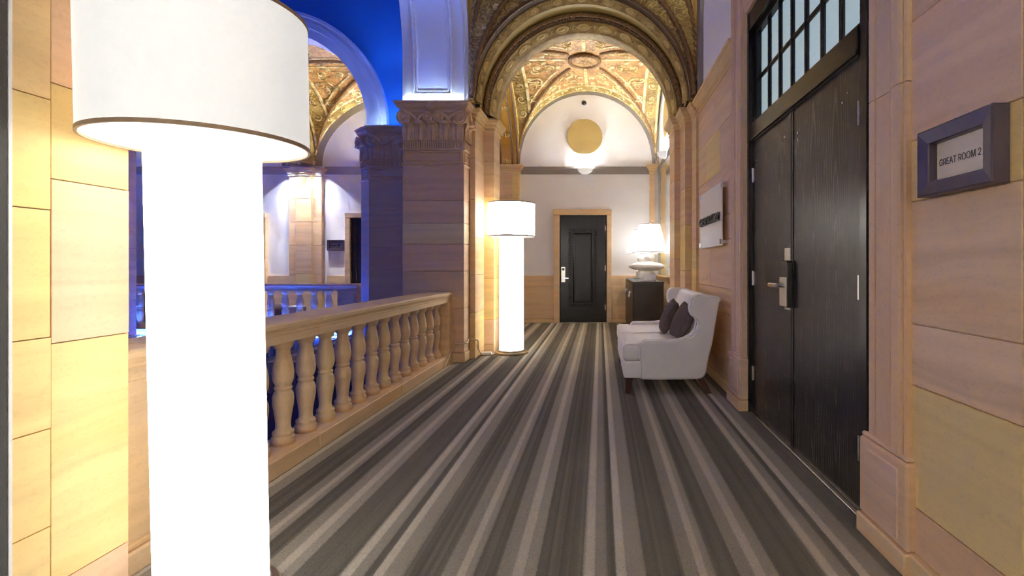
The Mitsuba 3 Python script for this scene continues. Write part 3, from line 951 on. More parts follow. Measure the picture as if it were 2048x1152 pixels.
# left arch of the end bay, its soffit gilded, standing on the pilaster left of the end door
tag('trim_7', 'gilded soffit arch on the left side of the end vault', 'arch', kind='structure')
e = swap_xy(ell_ring(8.25, 3.06, 1.47, 1.36, 1.62, 1.52, -2.10, -1.575))
part('trim_7', 'soffit', e, 'mat_gold_amber', 30, label='amber gilded soffit')


def left_soffit_S(u, v):
    u, v = np.broadcast_arrays(np.asarray(u, float), np.asarray(v, float))
    y, z = 8.25 + 1.47 * np.cos(v), 3.06 + 1.36 * np.sin(v)
    n = -np.stack([0 * v, np.cos(v) / 1.47, np.sin(v) / 1.36], -1)
    return np.stack([u, y, z], -1), n / np.linalg.norm(n, axis=-1, keepdims=True)


for u in (-2.06, -1.93, -1.70, -1.60):
    vs = np.linspace(0.0, math.pi, 60)
    p, n = left_soffit_S(np.full(60, u), vs)
    part('trim_7', 'edge_bead', tube(p, 0.018, 8), 'mat_gold_dark', True)
for v in (0.06, 0.42, 0.8, 1.2, 1.57):
    for sg in (-1, 1):
        q = xy_scroll(0.055, 1.4, sg, 26, 0.8) * [sg, 0.6]
        part('trim_7', 'scroll_ornament', on_surface(q + [-1.815 + sg * 0.05, v], left_soffit_S, 0.009, 5), 'mat_relief', True)
vs = np.linspace(0.0, math.pi / 2, 40)

# right lunette over the mirror: grey border
part('wall_right', 'grey_border', yz_band(lambda t: (8.25 + 1.44 * math.cos(t), 3.10 + 1.335 * math.sin(t)), lambda t: (8.25 + 1.51 * math.cos(t), 3.10 + 1.41 * math.sin(t)), TH, 1.125, 1.145), 'mat_gray_band', 30, label='grey painted border of the white lunette over the mirror')
part('wall_right', 'grey_band', box(1.128, 1.146, 6.80, 9.70, 2.90, 3.035, 0.003), 'mat_gray_band', label='grey painted band over the mirror')

# ------------------------------------------------------------------ vault of the near bay (only its far corners show)
tag('ceiling_near', 'dull gold groin vault over the near part of the corridor', 'ceiling', kind='structure')
NX, NAX = -0.1875, 1.2875
g = np.sin(np.linspace(-math.pi / 2, math.pi / 2, 121))
SX, SY = np.meshgrid(g, g, indexing='ij')


def near_z(s, t):
    return 3.0 + 1.6 * np.maximum(np.clip(1 - s ** 4, 0, 1) ** 0.25, np.clip(1 - t ** 6, 0, 1) ** (1 / 6))


ZZ = near_z(SX, SY)
i, j = np.meshgrid(np.arange(120), np.arange(120), indexing='ij')
q = np.stack([i * 121 + j, i * 121 + j + 1, (i + 1) * 121 + j + 1, (i + 1) * 121 + j], -1).reshape(-1, 4)
part('ceiling_near', 'web', trimesh.Trimesh(np.stack([NX + NAX * SX, NY + NA * SY, ZZ], -1).reshape(-1, 3), np.vstack([q[:, [0, 1, 2]], q[:, [0, 2, 3]]]), process=False), 'mat_gold', 40)
part('ceiling_near', 'edge_border', yz_band(lunette_curve(NA, 1.6), lunette_curve(NA + 0.08, 1.7), TH, -1.50, -1.455), 'mat_gold_amber', 30, label='plain amber edge band')
part('ceiling_near', 'edge_border', yz_band(lunette_curve(NA - 0.03, 1.57), lunette_curve(NA + 0.05, 1.66), TH, 1.07, 1.105), 'mat_gold_amber', 30, label='plain amber edge band')
for sx in (-1, 1):
    c = np.linspace(0.02, 0.9, 200)
    s = (1 - c ** 4) ** 0.25
    tt = (1 - c ** 6) ** (1 / 6)
    pts = np.stack([NX + sx * (NAX * s - 0.012), NY + NA * tt - 0.012, 3.0 + 1.6 * c - 0.012], 1)
    part('ceiling_near', 'rope_rib', rope(pts, 0.028, 0.13), 'mat_rope', True)
    a = np.linspace(0.03, 1.35, 220)
    pts = np.stack([NX + sx * (NAX - 0.03) * np.cos(a), np.full(220, 5.675), 3.0 + 1.57 * np.sin(a)], 1)
    part('ceiling_near', 'rope_rib', rope(pts, 0.028, 0.13), 'mat_rope', True)


def spandrel_S(u, v):
    u, v = np.broadcast_arrays(np.asarray(u, float), np.asarray(v, float))
    return np.stack([u, np.full_like(u, 5.69), v], -1), np.broadcast_to([0, -1.0, 0], u.shape + (3,))


for sx in (-1, 1):
    for rr, a, R in ((1.36, 0.62, 0.04), (1.40, 0.80, 0.05), (1.44, 0.98, 0.06), (1.46, 1.18, 0.07), (1.47, 1.4, 0.07)):
        q = xy_scroll(R, 1.5, sx, 28, 0.9) * [sx, 1]
        part('trim_6', 'scroll_ornament', on_surface(q + [RX + sx * rr * math.cos(a), RZ + rr * math.sin(a) * 1.02], spandrel_S, 0.010, 6), 'mat_relief', True)
put('ceiling_back', cat(box(-2.3, 1.34, -3.75, 1.62, 4.62, 4.75), box(-2.3, 1.34, 1.58, 1.62, 3.0, 4.7)), 'mat_plaster')
tag('ceiling_back', 'plain ceiling over the corridor behind the viewer', 'ceiling', kind='structure')


# ------------------------------------------------------------------ corner piers with carved capitals
def local(origin, udir, ndir):
    """A matrix from (u along the face, n out of it, z) to the world."""
    M = np.eye(4)
    M[:3, 0], M[:3, 1], M[:3, 2], M[:3, 3] = [*udir, 0], [*ndir, 0], [0, 0, 1], [*origin, 0]
    return M


def xf(m, M):
    m = m.copy()
    m.apply_transform(M)
    if np.linalg.det(M[:3, :3]) < 0:
        m.invert()
    return m


def volute(R, d=0.05):
    """A scroll drawn in (u, z) round the origin, facing n."""
    disc = lathe([(0.0, d), (R * 0.28, d), (R * 0.30, d - 0.012), (R * 0.94, d - 0.018), (R, d - 0.03), (R, 0.0)], 28)
    a = np.linspace(0, 2.3 * 2 * math.pi, 60)
    r = (R - 0.009) * (1 - a / a[-1] * 0.75)
    coil = tube(np.stack([r * np.cos(a), r * np.sin(a), np.full(60, d - 0.014)], 1), 0.0085, 6)
    m = cat(disc, coil)
    v = np.array(m.vertices)
    m = trimesh.Trimesh(np.stack([v[:, 0], v[:, 2], v[:, 1]], 1), m.faces[:, ::-1], process=False)
    return m


def leaf(w, h):
    """An acanthus leaf: ribbed, curling out at its tip; base at z = 0."""
    nu, nz = 13, 14
    u, t = np.meshgrid(np.linspace(-1, 1, nu), np.linspace(0, 1, nz), indexing='ij')
    width = w / 2 * (0.80 + 0.25 * np.sin(t * math.pi)) * (1 - 0.30 * t ** 3)
    edge = 1 + 0.10 * np.cos(t * 22) * (np.abs(u) > 0.9)
    x = u * width * edge
    n = 0.010 + 0.012 * np.cos(u * math.pi * 2.5) * (1 - t) + 0.016 * (1 - np.abs(u)) + 0.055 * np.clip(t - 0.62, 0, 1) ** 1.3 * 2.6
    z = h * (t - 0.22 * np.clip(t - 0.85, 0, 1) * 4 * (t - 0.85))
    V = np.stack([x, n, z], -1).reshape(-1, 3)
    i, j = np.meshgrid(np.arange(nu - 1), np.arange(nz - 1), indexing='ij')
    q = np.stack([i * nz + j, (i + 1) * nz + j, (i + 1) * nz + j + 1, i * nz + j + 1], -1).reshape(-1, 4)
    return trimesh.Trimesh(V, np.vstack([q[:, [0, 1, 2]], q[:, [0, 2, 3]]]), process=False)


def capital_face(cap, M, W, zt, volutes, leaves, tone=0.15):
    """Carving on one face of width W; zt is the top of the capital."""
    for u, R, s in volutes:
        m = xf(xf(volute(R), np.diag([s, 1, 1, 1.0])), M @ trimesh.transformations.translation_matrix((u, 0.02, zt - 0.175)))
        k = stone(cap, 'volute', m, tone, smooth=False)
        run = spline([(u + s * R * 0.2, 0.05, zt - 0.175 + R * 0.9), (u - s * R * 1.2, 0.045, zt - 0.16), (u - s * R * 2.1, 0.03, zt - 0.24)], 16)
        stone(k, 'stalk', xf(tube(run, np.linspace(0.02, 0.013, 16), 8), M), tone)
    n = leaves
    for i in range(n):
        u = W * (i + 0.5) / n
        k = stone(cap, 'acanthus_leaf', xf(leaf(W / n * 1.02, 0.215), M @ trimesh.transformations.translation_matrix((u, 0.005, zt - 0.435))), tone)
        stone(k, 'tip', xf(soft_box(u - 0.045, u + 0.045, 0.045, 0.10, zt - 0.262, zt - 0.222, 0.018, n=3), M), tone)
    c = max(4, int(W / 0.026))
    fl = [lathe([(0.011, 0), (0.011, 0.085), (0.0, 0.092)], 8, W * (i + 0.5) / c, 0.004, zt - 0.53) for i in range(c)]
    part(cap, 'fluting', xf(cat(*fl), M), 'mat_stone', 30, None, label='band of small flutes', kind='stuff')
    scene[list(scene)[-1]] = mikit.ply(xf(cat(*fl), M), 'mat_stone', uv=np.tile([[tone, 0.4]], (sum(len(f.vertices) for f in fl), 1)))
    stone(cap, 'neck_panel', xf(cat(box(0.03, W - 0.03, 0, 0.010, zt - 0.575, zt - 0.565, 0.003), box(0.03, W - 0.03, 0, 0.010, zt - 0.675, zt - 0.665, 0.003),
                                    box(0.03, 0.042, 0, 0.010, zt - 0.675, zt - 0.565, 0.003), box(W - 0.042, W - 0.03, 0, 0.010, zt - 0.675, zt - 0.565, 0.003)), M), tone)
    r = lathe([(0.0, 0.036), (0.02, 0.034), (0.024, 0.022), (0.044, 0.028), (0.052, 0.012), (0.052, 0)], 10)
    v = np.array(r.vertices)
    r = trimesh.Trimesh(np.stack([v[:, 0], v[:, 2], v[:, 1]], 1), r.faces[:, ::-1], process=False)
    if W > 0.5:
        k = stone(cap, 'rosette', xf(r, M @ trimesh.transformations.translation_matrix((W / 2, 0.075, zt - 0.058))), tone)


ABAC = [(-0.2, -0.115), (0.012, -0.115), (0.020, -0.09), (0.045, -0.065), (0.060, -0.04), (0.062, -0.02), (0.078, -0.018), (0.080, 0.0), (-0.2, 0.0)]
ASTR = [(-0.05, -0.012), (0.004, -0.012), (0.014, -0.006), (0.016, 0.0), (0.014, 0.006), (0.004, 0.012), (-0.05, 0.012)]


def astragal(path, z):
    return mould([(o, z + q) for o, q in ASTR], path)


t = num('pier')
PIER1 = t
tag(t, 'tall mauve-grey stone pier with carved capital at the far end of the near balustrade', 'pier', 'stone piers')
P1 = (-2.263, -1.56, 5.73, 6.02)
zs = [0.115, 0.62, 1.05, 1.36, 1.60, 1.86, 2.29]
for i in range(6):
    stone(t, 'shaft_block', box(P1[0], P1[1], P1[2], P1[3], zs[i] + 0.001, zs[i + 1] - 0.001, 0.004), [0.12, 0.2, 0.08, 0.85, 0.1, 0.05][i])
stone(t, 'base', cat(box(P1[0] - 0.02, P1[1] + 0.012, P1[2] - 0.015, P1[3], 0.0, 0.113, 0.008)), 0.35)
ft, fb = box(P1[0] + 0.09, P1[1] - 0.06, 5.724, 5.74, 0.2, 2.2), None
path1 = [(P1[0], 6.02), (P1[0], P1[2])][::-1]
pth = [(P1[0], 5.99), (P1[0], P1[2]), (P1[1], P1[2]), (P1[1], 5.99)]
cap = part(t, 'capital', box(P1[0] + 0.004, P1[1] - 0.004, P1[2] + 0.004, P1[3], 2.29, 2.98), 'mat_stone', uv=np.tile([[0.15, 0.3]], (8, 1)), label='carved capital with volutes and acanthus leaves')


def right_path(p):
    return p


stone(cap, 'abacus', mould([(o, 2.982 + q) for o, q in ABAC], pth), 0.12)
stone(cap, 'astragal', astragal(pth, 2.445), 0.15)
stone(cap, 'astragal', astragal(pth, 2.275), 0.15)
W = P1[1] - P1[0]
capital_face(cap, local((P1[0], P1[2]), (1, 0), (0, -1)), W, 2.98, [(0.03, 0.085, -1), (0.30, 0.06, 1), (0.42, 0.068, -1), (0.675, 0.08, 1)], 5)
capital_face(cap, local((P1[1], P1[2]), (0, 1), (1, 0)), 0.27, 2.98, [(0.05, 0.08, -1)], 2)

t2 = num('pier')
tag(t2, 'stone pier with a slanted corner and carved capital under the white arch', 'pier', 'stone piers')
poly = [(-3.12, 6.75), (-2.2, 6.75), (-2.2, 8.0), (-3.32, 8.0), (-3.32, 6.95)]
for i in range(6):
    m = extrude(poly, zs[i + 1] - zs[i] - 0.002)
    m.apply_translation((0, 0, zs[i] + 0.001))
    stone(t2, 'shaft_block', m, [0.1, 0.15, 0.05, 0.2, 0.1, 0.12][i])
m = extrude(Polygon(poly).buffer(-0.004), 0.69)
m.apply_translation((0, 0, 2.29))
cap2 = stone(t2, 'capital', m, 0.12, label='carved capital with volutes and acanthus leaves')
m = extrude(Polygon(poly).buffer(0.012, join_style=2), 0.113)
stone(t2, 'base', m, 0.3)
pth = [(-3.32, 8.0), (-3.32, 6.95), (-3.12, 6.75), (-2.2, 6.75)]
stone(cap2, 'abacus', mould([(o, 2.982 + q) for o, q in ABAC], pth), 0.1)
stone(cap2, 'astragal', astragal(pth, 2.445), 0.12)
stone(cap2, 'astragal', astragal(pth, 2.275), 0.12)
capital_face(cap2, local((-3.12, 6.75), (1, 0), (0, -1)), 0.92, 2.98, [(0.04, 0.075, -1), (0.42, 0.07, 1), (0.52, 0.07, -1)], 6)
c45 = math.sqrt(0.5)
capital_face(cap2, local((-3.32, 6.95), (c45, -c45), (-c45, -c45)), 0.283, 2.98, [(0.0, 0.08, -1)], 2)
stone(t2, 'capital_block', box(-2.263, -1.99, 6.02, 6.76, 2.90, 2.982), 0.1)

for px0, px1, lab in ((-6.11, -5.78, 'slim stone pier under the left foot of the white arch, behind the near lamp'), (-7.05, -6.72, 'slim stone pier under the next white arch, behind the near left pier')):
    t = num('pier')
    tag(t, lab, 'pier', 'stone piers')
    for i in range(6):
        stone(t, 'shaft_block', box(px0, px1, 6.80, 7.25, zs[i] + 0.001, [*zs[1:6], 2.84][i] - 0.001, 0.004), [0.12, 0.2, 0.08, 0.3, 0.1, 0.05][i])
    stone(t, 'capital', cornice([(px0, 7.25), (px0, 6.80), (px1, 6.80), (px1, 7.25)], 2.84), 0.3)
    stone(t, 'capital_top', box(px0 + 0.001, px1 - 0.001, 6.801, 7.25, 2.84, 3.05), 0.3)
    stone(t, 'base', box(px0 - 0.015, px1 + 0.015, 6.785, 7.25, 0.0, 0.114, 0.006), 0.3)
# stepped left pilaster under the ribs
t = num('pilaster')
tag(t, 'brightly lit stepped stone pilaster beside the far floor lamp', 'pilaster', 'stone pilasters')
shaft(t, -1.555, -1.49, 5.97, 6.43, [0, 0.10, 0.55, 1.0, 1.45, 1.9, 2.4, 2.85], [0.45, 0.55, 0.2, 0.4, 0.3, 0.1, 0.25])
shaft(t, -1.98, -1.36, 6.42, 6.78, [0, 0.10, 0.42, 0.95, 1.5, 2.0, 2.45, 2.85], [0.3, 0.15, 0.66, 0.6, 0.62, 0.3, 0.15])
stone(t, 'capital', cornice([(-1.56, 5.98), (-1.49, 5.98), (-1.49, 6.42), (-1.36, 6.42), (-1.36, 6.78), (-1.97, 6.78)], 2.83), 0.5, label='moulded stone capital stepping out in two')

# ------------------------------------------------------------------ balustrades
BAL = [(0.0, 0.0), (0.060, 0.0), (0.061, 0.038), (0.056, 0.044), (0.050, 0.050), (0.054, 0.056), (0.056, 0.066), (0.052, 0.074), (0.043, 0.080)]
BAL_MID = smooth_profile([(0.043, 0.080), (0.038, 0.105), (0.040, 0.135), (0.047, 0.185), (0.0545, 0.24), (0.0545, 0.265), (0.049, 0.29), (0.039, 0.305)], 24)
BAL_RING = [(0.038, 0.306), (0.042, 0.307), (0.046, 0.313), (0.0465, 0.319), (0.045, 0.326), (0.040, 0.330)]
BAL_TOP = smooth_profile([(0.038, 0.331), (0.046, 0.345), (0.0535, 0.372), (0.055, 0.40), (0.051, 0.44), (0.042, 0.49), (0.036, 0.525), (0.037, 0.540)], 24)
BAL_CAP = [(0.042, 0.542), (0.045, 0.550), (0.050, 0.552), (0.051, 0.566), (0.056, 0.569), (0.057, 0.600), (0.0, 0.600)]
bal_mesh = lathe(BAL + list(map(tuple, BAL_MID[1:])) + BAL_RING + list(map(tuple, BAL_TOP)) + BAL_CAP, 28)
BUV = [np.tile([[tn, sd]], (len(bal_mesh.vertices), 1)) for tn, sd in ((0.42, 0.1), (0.36, 0.37), (0.5, 0.63), (0.33, 0.88))]
bal_ply = [mikit.ply(bal_mesh, 'mat_stone', smooth=True, uv=u) for u in BUV]


def baluster(holder, x, y, z, i, s=1.0):
    key = num(f'{holder}__baluster')
    scene[key] = {**bal_ply[i % 4], 'to_world': T().translate([x, y, z]).rotate([0, 0, 1], 37.0 * i).scale([1, 1, s])}


RAIL = [(-0.13, 0.0), (0.115, 0.0), (0.115, 0.045), (0.122, 0.05), (0.122, 0.062), (0.130, 0.070), (0.140, 0.085), (0.142, 0.104), (0.135, 0.112), (0.125, 0.116), (-0.135, 0.116), (-0.15, 0.105), (-0.15, 0.085), (-0.13, 0.05)]
t = num('balustrade')
tag(t, 'stone balustrade along the left of the corridor with bulging balusters and moulded rail', 'balustrade', 'stone balustrades')
BX = -1.815
edges = [1.94, 3.03, 4.28, 5.57]
for i in range(3):
    stone(t, 'rail', mould([(o, 0.70 + z) for o, z in RAIL], [(BX, edges[i] + 0.001), (BX, edges[i + 1] - 0.001)]), [0.36, 0.4, 0.45][i])
for i in range(3):
    stone(t, 'plinth', box(BX - 0.125, BX + 0.118, edges[i] + 0.001, edges[i + 1] - 0.001, 0.0, 0.098, 0.006), [0.3, 0.36, 0.33][i])
for i in range(16):
    baluster(t, BX, 5.51 - 0.2205 * i, 0.098, i, 1.006)


def pedestal(holder, x0, x1, y0, y1, side, tone):
    k = stone(holder, 'pedestal', box(x0, x1, y0, y1, 0.11, 0.70, 0.004), tone)
    stone(k, 'cap', mould([(max(o - 0.118, -0.02), 0.70 + z) for o, z in RAIL], [(x0, y1), (x0, y0), (x1, y0), (x1, y1)]) if side == 'y' else
          mould([(max(o - 0.118, -0.02), 0.70 + z) for o, z in RAIL], [(x0, y0), (x1, y0)]), tone)
    stone(k, 'cap_fill', box(x0 + 0.001, x1 - 0.001, y0 + 0.001, y1 - 0.001, 0.70, 0.8155), tone)
    stone(k, 'base', box(x0 - 0.015, x1 + 0.015, y0 - 0.01, y1 + 0.01, 0.0, 0.085, 0.008), tone)
    stone(k, 'base_moulding', box(x0 - 0.008, x1 + 0.008, y0 - 0.006, y1 + 0.006, 0.086, 0.112, 0.008), tone)
    return k


k = pedestal(t, BX - 0.12, BX + 0.12, 5.57, 5.728, 'y', 0.4)
stone(k, 'panel_frame', cat(box(BX + 0.12, BX + 0.128, 5.585, 5.60, 0.15, 0.66, 0.003), box(BX + 0.12, BX + 0.128, 5.70, 5.715, 0.15, 0.66, 0.003), box(BX + 0.12, BX + 0.128, 5.60, 5.70, 0.645, 0.66, 0.003), box(BX + 0.12, BX + 0.128, 5.60, 5.70, 0.15, 0.165, 0.003)), 0.42)
pedestal(t, BX - 0.12, BX + 0.12, 1.705, 1.94, 'y', 0.33)

t = num('balustrade')
tag(t, 'blue lit stone balustrade across the atrium in front of the far wall', 'balustrade', 'stone balustrades')
FY = 8.15
fe = [-9.6, -8.0, -6.6, -5.2, -4.22]
for i in range(4):
    stone(t, 'rail', mould([(o, 0.70 + z) for o, z in RAIL], [(fe[i] + 0.001, FY), (fe[i + 1] - 0.001, FY)]), 0.25)
    stone(t, 'plinth', box(fe[i] + 0.001, fe[i + 1] - 0.001, FY - 0.118, FY + 0.125, 0.0, 0.098, 0.006), 0.25)
for i in range(22):
    baluster(t, -4.42 - 0.2365 * i, FY, 0.098, i, 1.006)
k = pedestal(t, -4.22, -3.90, FY - 0.12, FY + 0.12, 'x', 0.2)
stone(k, 'panel_frame', cat(box(-4.17, -4.15, FY - 0.127, FY - 0.119, 0.15, 0.66), box(-3.97, -3.95, FY - 0.127, FY - 0.119, 0.15, 0.66), box(-4.15, -3.97, FY - 0.127, FY - 0.119, 0.64, 0.66)), 0.2)
stone(t, 'end_post', box(-3.895, -3.25, FY - 0.06, FY + 0.12, 0.0, 0.80), 0.1)

# ------------------------------------------------------------------ blue LED strips
def led(label, boxes, glow=None):
    t = num('led_strip')
    tag(t, label, 'light strip', 'blue light strips')
    put(t + '__channel', cat(*[box(a, b, c, d, e - 0.012, e - 0.001) for a, b, c, d, e in boxes]), 'mat_white_plastic')
    k = part(t, 'diode_run', cat(*[box(a + 0.003, b - 0.003, c + 0.003, d - 0.003, e, e + (0.0014 if e > 1 else 0.012)) for a, b, c, d, e in boxes]), 'mat_glow_glass', glow=glow or BLUE_GLOW)


led('blue light strip on the pier capital at the end of the near balustrade', [(-2.25, -1.56, 5.662, 5.682, 2.9822)])
led('blue light strip on the capital under the white arch', [(-3.18, -2.3, 6.682, 6.702, 2.9822)])
led('blue light strip on the left springing of the white arch, behind the near lamp', [(-6.10, -5.80, 6.70, 6.73, 2.9922)], (26, 42, 150))
led('blue light strip along the ledge of the far side wall of the atrium', [(-9.66, -9.60, -1.0, 6.5, 3.0)], (0.45, 0.8, 3.0))
led('thin blue light strip along the foot of the far balustrade', [(-9.5, -4.0, 7.93, 7.96, -0.03)], BLUE_LINE)


# ------------------------------------------------------------------ black double door with a transom window
D = 'door_1'
tag(D, 'tall black oak double door with glazed transom in the right wall', 'door', kind='structure')
DX = 1.165
for y0, y1 in ((2.232, 3.028), (3.034, 3.80)):
    k = part(D, 'leaf', box(DX, DX + 0.045, y0, y1, 0.012, 2.055, 0.003), 'mat_black_oak', label='black stained oak leaf')
    part(k, 'edge_strip', box(DX - 0.006, DX + 0.004, (y1 - 0.022) if y0 < 2.5 else y0, y1 if y0 < 2.5 else (y0 + 0.022), 0.012, 2.055, 0.002), 'mat_black_paint')
    for hz in (0.30, 1.02, 1.80):
        hy = y0 + 0.004 if y0 < 2.5 else y1 - 0.004
        h = part(k, 'hinge', cat(tube([(DX - 0.006, hy, hz - 0.055), (DX - 0.006, hy, hz + 0.055)], 0.007, 10), box(DX - 0.003, DX + 0.001, hy - (0.0 if y0 < 2.5 else 0.02), hy + (0.02 if y0 < 2.5 else 0.0), hz - 0.05, hz + 0.05)), 'mat_steel', 30, label='steel hinge')
    for yy, zz in ((y0 + 0.12, 1.93), (y0 + 0.17, 1.90), (y1 - 0.08, 1.90), (y1 - 0.08, 1.86)):
        part(k, 'screw_hole', cat(*[lathe([(0.0, 0.0), (0.0045, 0.0005), (0.006, 0.0)], 8) for _ in range(1)]), 'mat_chrome', world=T().translate([DX - 0.0015, yy, zz]).rotate([0, 1, 0], -90))
part(D, 'frame', cat(box(1.122, 1.21, 2.086, 2.15, 0, 3.04, 0.003), box(1.156, 1.21, 2.15, 2.228, 0, 3.04, 0.003), box(1.13, 1.21, 3.805, 3.87, 0, 3.04, 0.003), box(1.135, 1.21, 2.228, 3.805, 2.90, 3.04, 0.003)), 'mat_black_paint', label='glossy black frame')
part(D, 'frame_bead', cat(box(1.114, 1.135, 3.842, 3.868, 0, 3.03, 0.003), box(1.114, 1.135, 2.09, 2.112, 0, 3.03, 0.003)), 'mat_black_paint')
part(D, 'transom_rail', box(1.145, 1.21, 2.228, 3.805, 2.065, 2.19, 0.004), 'mat_black_paint', label='black transom rail')
part(D, 'transom_ledge', cat(box(1.138, 1.15, 2.228, 3.805, 2.062, 2.082, 0.003), box(1.15, 1.165, 2.228, 3.805, 2.05, 2.062, 0.002)), 'mat_black_paint')
part(D, 'threshold', box(1.14, 1.215, 2.228, 3.805, 0.0, 0.011, 0.002), 'mat_steel', label='steel threshold')
rows, cols = [(2.215, 2.52), (2.555, 2.865)], np.linspace(2.275, 3.755, 8)
for r0, r1 in rows:
    for c in range(7):
        part(D, 'pane', box(1.212, 1.218, cols[c] + 0.004, cols[c + 1] - 0.004, r0, r1), 'mat_pane', glow=PANE_GLOW, label='frosted pane lit from the room behind')
for c in range(1, 7):
    part(D, 'muntin', cat(box(1.199, 1.222, cols[c] - 0.016, cols[c] + 0.016, 2.19, 2.90, 0.003), box(1.19, 1.201, cols[c] - 0.007, cols[c] + 0.007, 2.19, 2.90, 0.002)), 'mat_black_paint')
part(D, 'muntin', cat(box(1.202, 1.222, 2.228, 3.805, 2.52, 2.555, 0.003), box(1.196, 1.204, 2.228, 3.805, 2.529, 2.546, 0.002)), 'mat_black_paint')
part(D, 'sash', cat(box(1.19, 1.222, 2.228, 2.279, 2.19, 2.90, 0.003), box(1.172, 1.222, 3.751, 3.805, 2.19, 2.90, 0.003), box(1.172, 1.222, 2.228, 3.805, 2.19, 2.217, 0.003), box(1.172, 1.222, 2.228, 3.805, 2.862, 2.90, 0.003)), 'mat_black_paint')
put('wall_room', box(1.30, 1.34, 2.0, 3.95, 0, 3.2), 'mat_black_matte')
tag('wall_room', 'dark backing behind the black double door', 'wall', kind='structure')
# electronic lock on the far leaf
LK = D + '__leaf_001'
ly = 3.06
part(LK, 'lock_plate', box(DX - 0.006, DX, 3.036, 3.142, 0.842, 1.226, 0.002), 'mat_steel', label='brushed steel lock plate')
part(LK, 'lock_housing', plate([(3.002, 0.862), (3.122, 0.862), (3.122, 1.12), (3.112, 1.14), (3.095, 1.148), (3.03, 1.148), (3.012, 1.14), (3.002, 1.12)], 0, 0.036, 0.006, 3), 'mat_black_plastic', 30,
     world=T([[0, -1, 0, DX - 0.006], [1, 0, 0, 0], [0, 0, 1, 0], [0, 0, 0, 1]]), label='black card reader housing')
part(LK, 'lock_escutcheon', box(DX - 0.047, DX - 0.041, 3.006, 3.118, 0.868, 1.046, 0.002), 'mat_steel', label='steel lever escutcheon')
part(LK, 'lever', cat(tube([(DX - 0.045, 3.05, 0.995), (DX - 0.088, 3.05, 0.995)], 0.012, 14), box(DX - 0.098, DX - 0.078, 3.035, 3.19, 0.982, 1.008, 0.006)), 'mat_chrome', 30, label='chrome lever handle')

# ------------------------------------------------------------------ black panelled door in the end wall
D = 'door_2'
tag(D, 'black panelled door with carved border in a tan stone casing at the end of the corridor', 'door', kind='structure')
stone(D, 'casing', box(-0.898, -0.782, 9.655, 9.745, 0, 2.085, 0.006), 0.36)
stone(D, 'casing', box(0.130, 0.226, 9.655, 9.745, 0, 2.085, 0.006), 0.36)
stone(D, 'casing', box(-0.898, 0.226, 9.65, 9.745, 2.087, 2.19, 0.006), 0.4)
part(D, 'frame', cat(box(-0.782, -0.765, 9.68, 9.745, 0, 2.087), box(0.113, 0.130, 9.68, 9.745, 0, 2.087), box(-0.765, 0.113, 9.68, 9.745, 2.072, 2.087)), 'mat_black_matte')
LF = part(D, 'leaf', box(-0.764, 0.112, 9.700, 9.745, 0.012, 2.071, 0.003), 'mat_black_paint', label='black painted leaf')
cx0, cx1, cz0, cz1 = -0.625, -0.045, 0.295, 1.835
part(LF, 'border_frame', cat(box(cx0, cx1, 9.69, 9.702, cz1 - 0.012, cz1), box(cx0, cx1, 9.69, 9.702, cz0, cz0 + 0.012), box(cx0, cx0 + 0.012, 9.69, 9.702, cz0, cz1), box(cx1 - 0.012, cx1, 9.69, 9.702, cz0, cz1)), 'mat_black_paint')
teeth = []
for zz in np.arange(cz0 + 0.10, cz1 - 0.10, 0.036):
    for xx in (cx0 + 0.046, cx1 - 0.046):
        teeth.append(box(xx - 0.028, xx + 0.028, 9.682, 9.702, zz, zz + 0.021, 0.007))
for xx in np.arange(cx0 + 0.095, cx1 - 0.105, 0.036):
    for zz in (cz0 + 0.046, cz1 - 0.046):
        teeth.append(box(xx, xx + 0.021, 9.682, 9.702, zz - 0.028, zz + 0.028, 0.005))
part(LF, 'carved_border', cat(*teeth), 'mat_black_paint', label='carved border of small ribs', kind='stuff')
for xx in (cx0 + 0.046, cx1 - 0.046):
    for zz in (cz0 + 0.046, cz1 - 0.046):
        k = part(LF, 'corner_block', box(xx - 0.034, xx + 0.034, 9.687, 9.702, zz - 0.034, zz + 0.034, 0.004), 'mat_black_paint')
        part(k, 'stud', xf(lathe([(0.016, 0), (0.014, 0.006), (0.006, 0.009), (0, 0.009)], 12), np.array([[1, 0, 0, xx], [0, 0, -1, 9.687], [0, 1, 0, zz], [0, 0, 0, 1.0]])), 'mat_black_paint')
ix0, ix1, iz0, iz1 = -0.53, -0.14, 0.39, 1.745


def rect_frame(x0, x1, z0, z1, w, y0, y1):
    P = [(0, 0), (0, y1 - y0), (w * 0.3, y1 - y0 + 0.004), (w, (y1 - y0) * 0.2), (w, 0)]
    m = mould(P, [(x0, z0), (x0, z1), (x1, z1), (x1, z0)], closed=True)
    v = np.array(m.vertices)
    m = trimesh.Trimesh(np.stack([v[:, 0], y1 - v[:, 2], v[:, 1]], 1), m.faces, process=False)
    trimesh.repair.fix_normals(m)
    return m


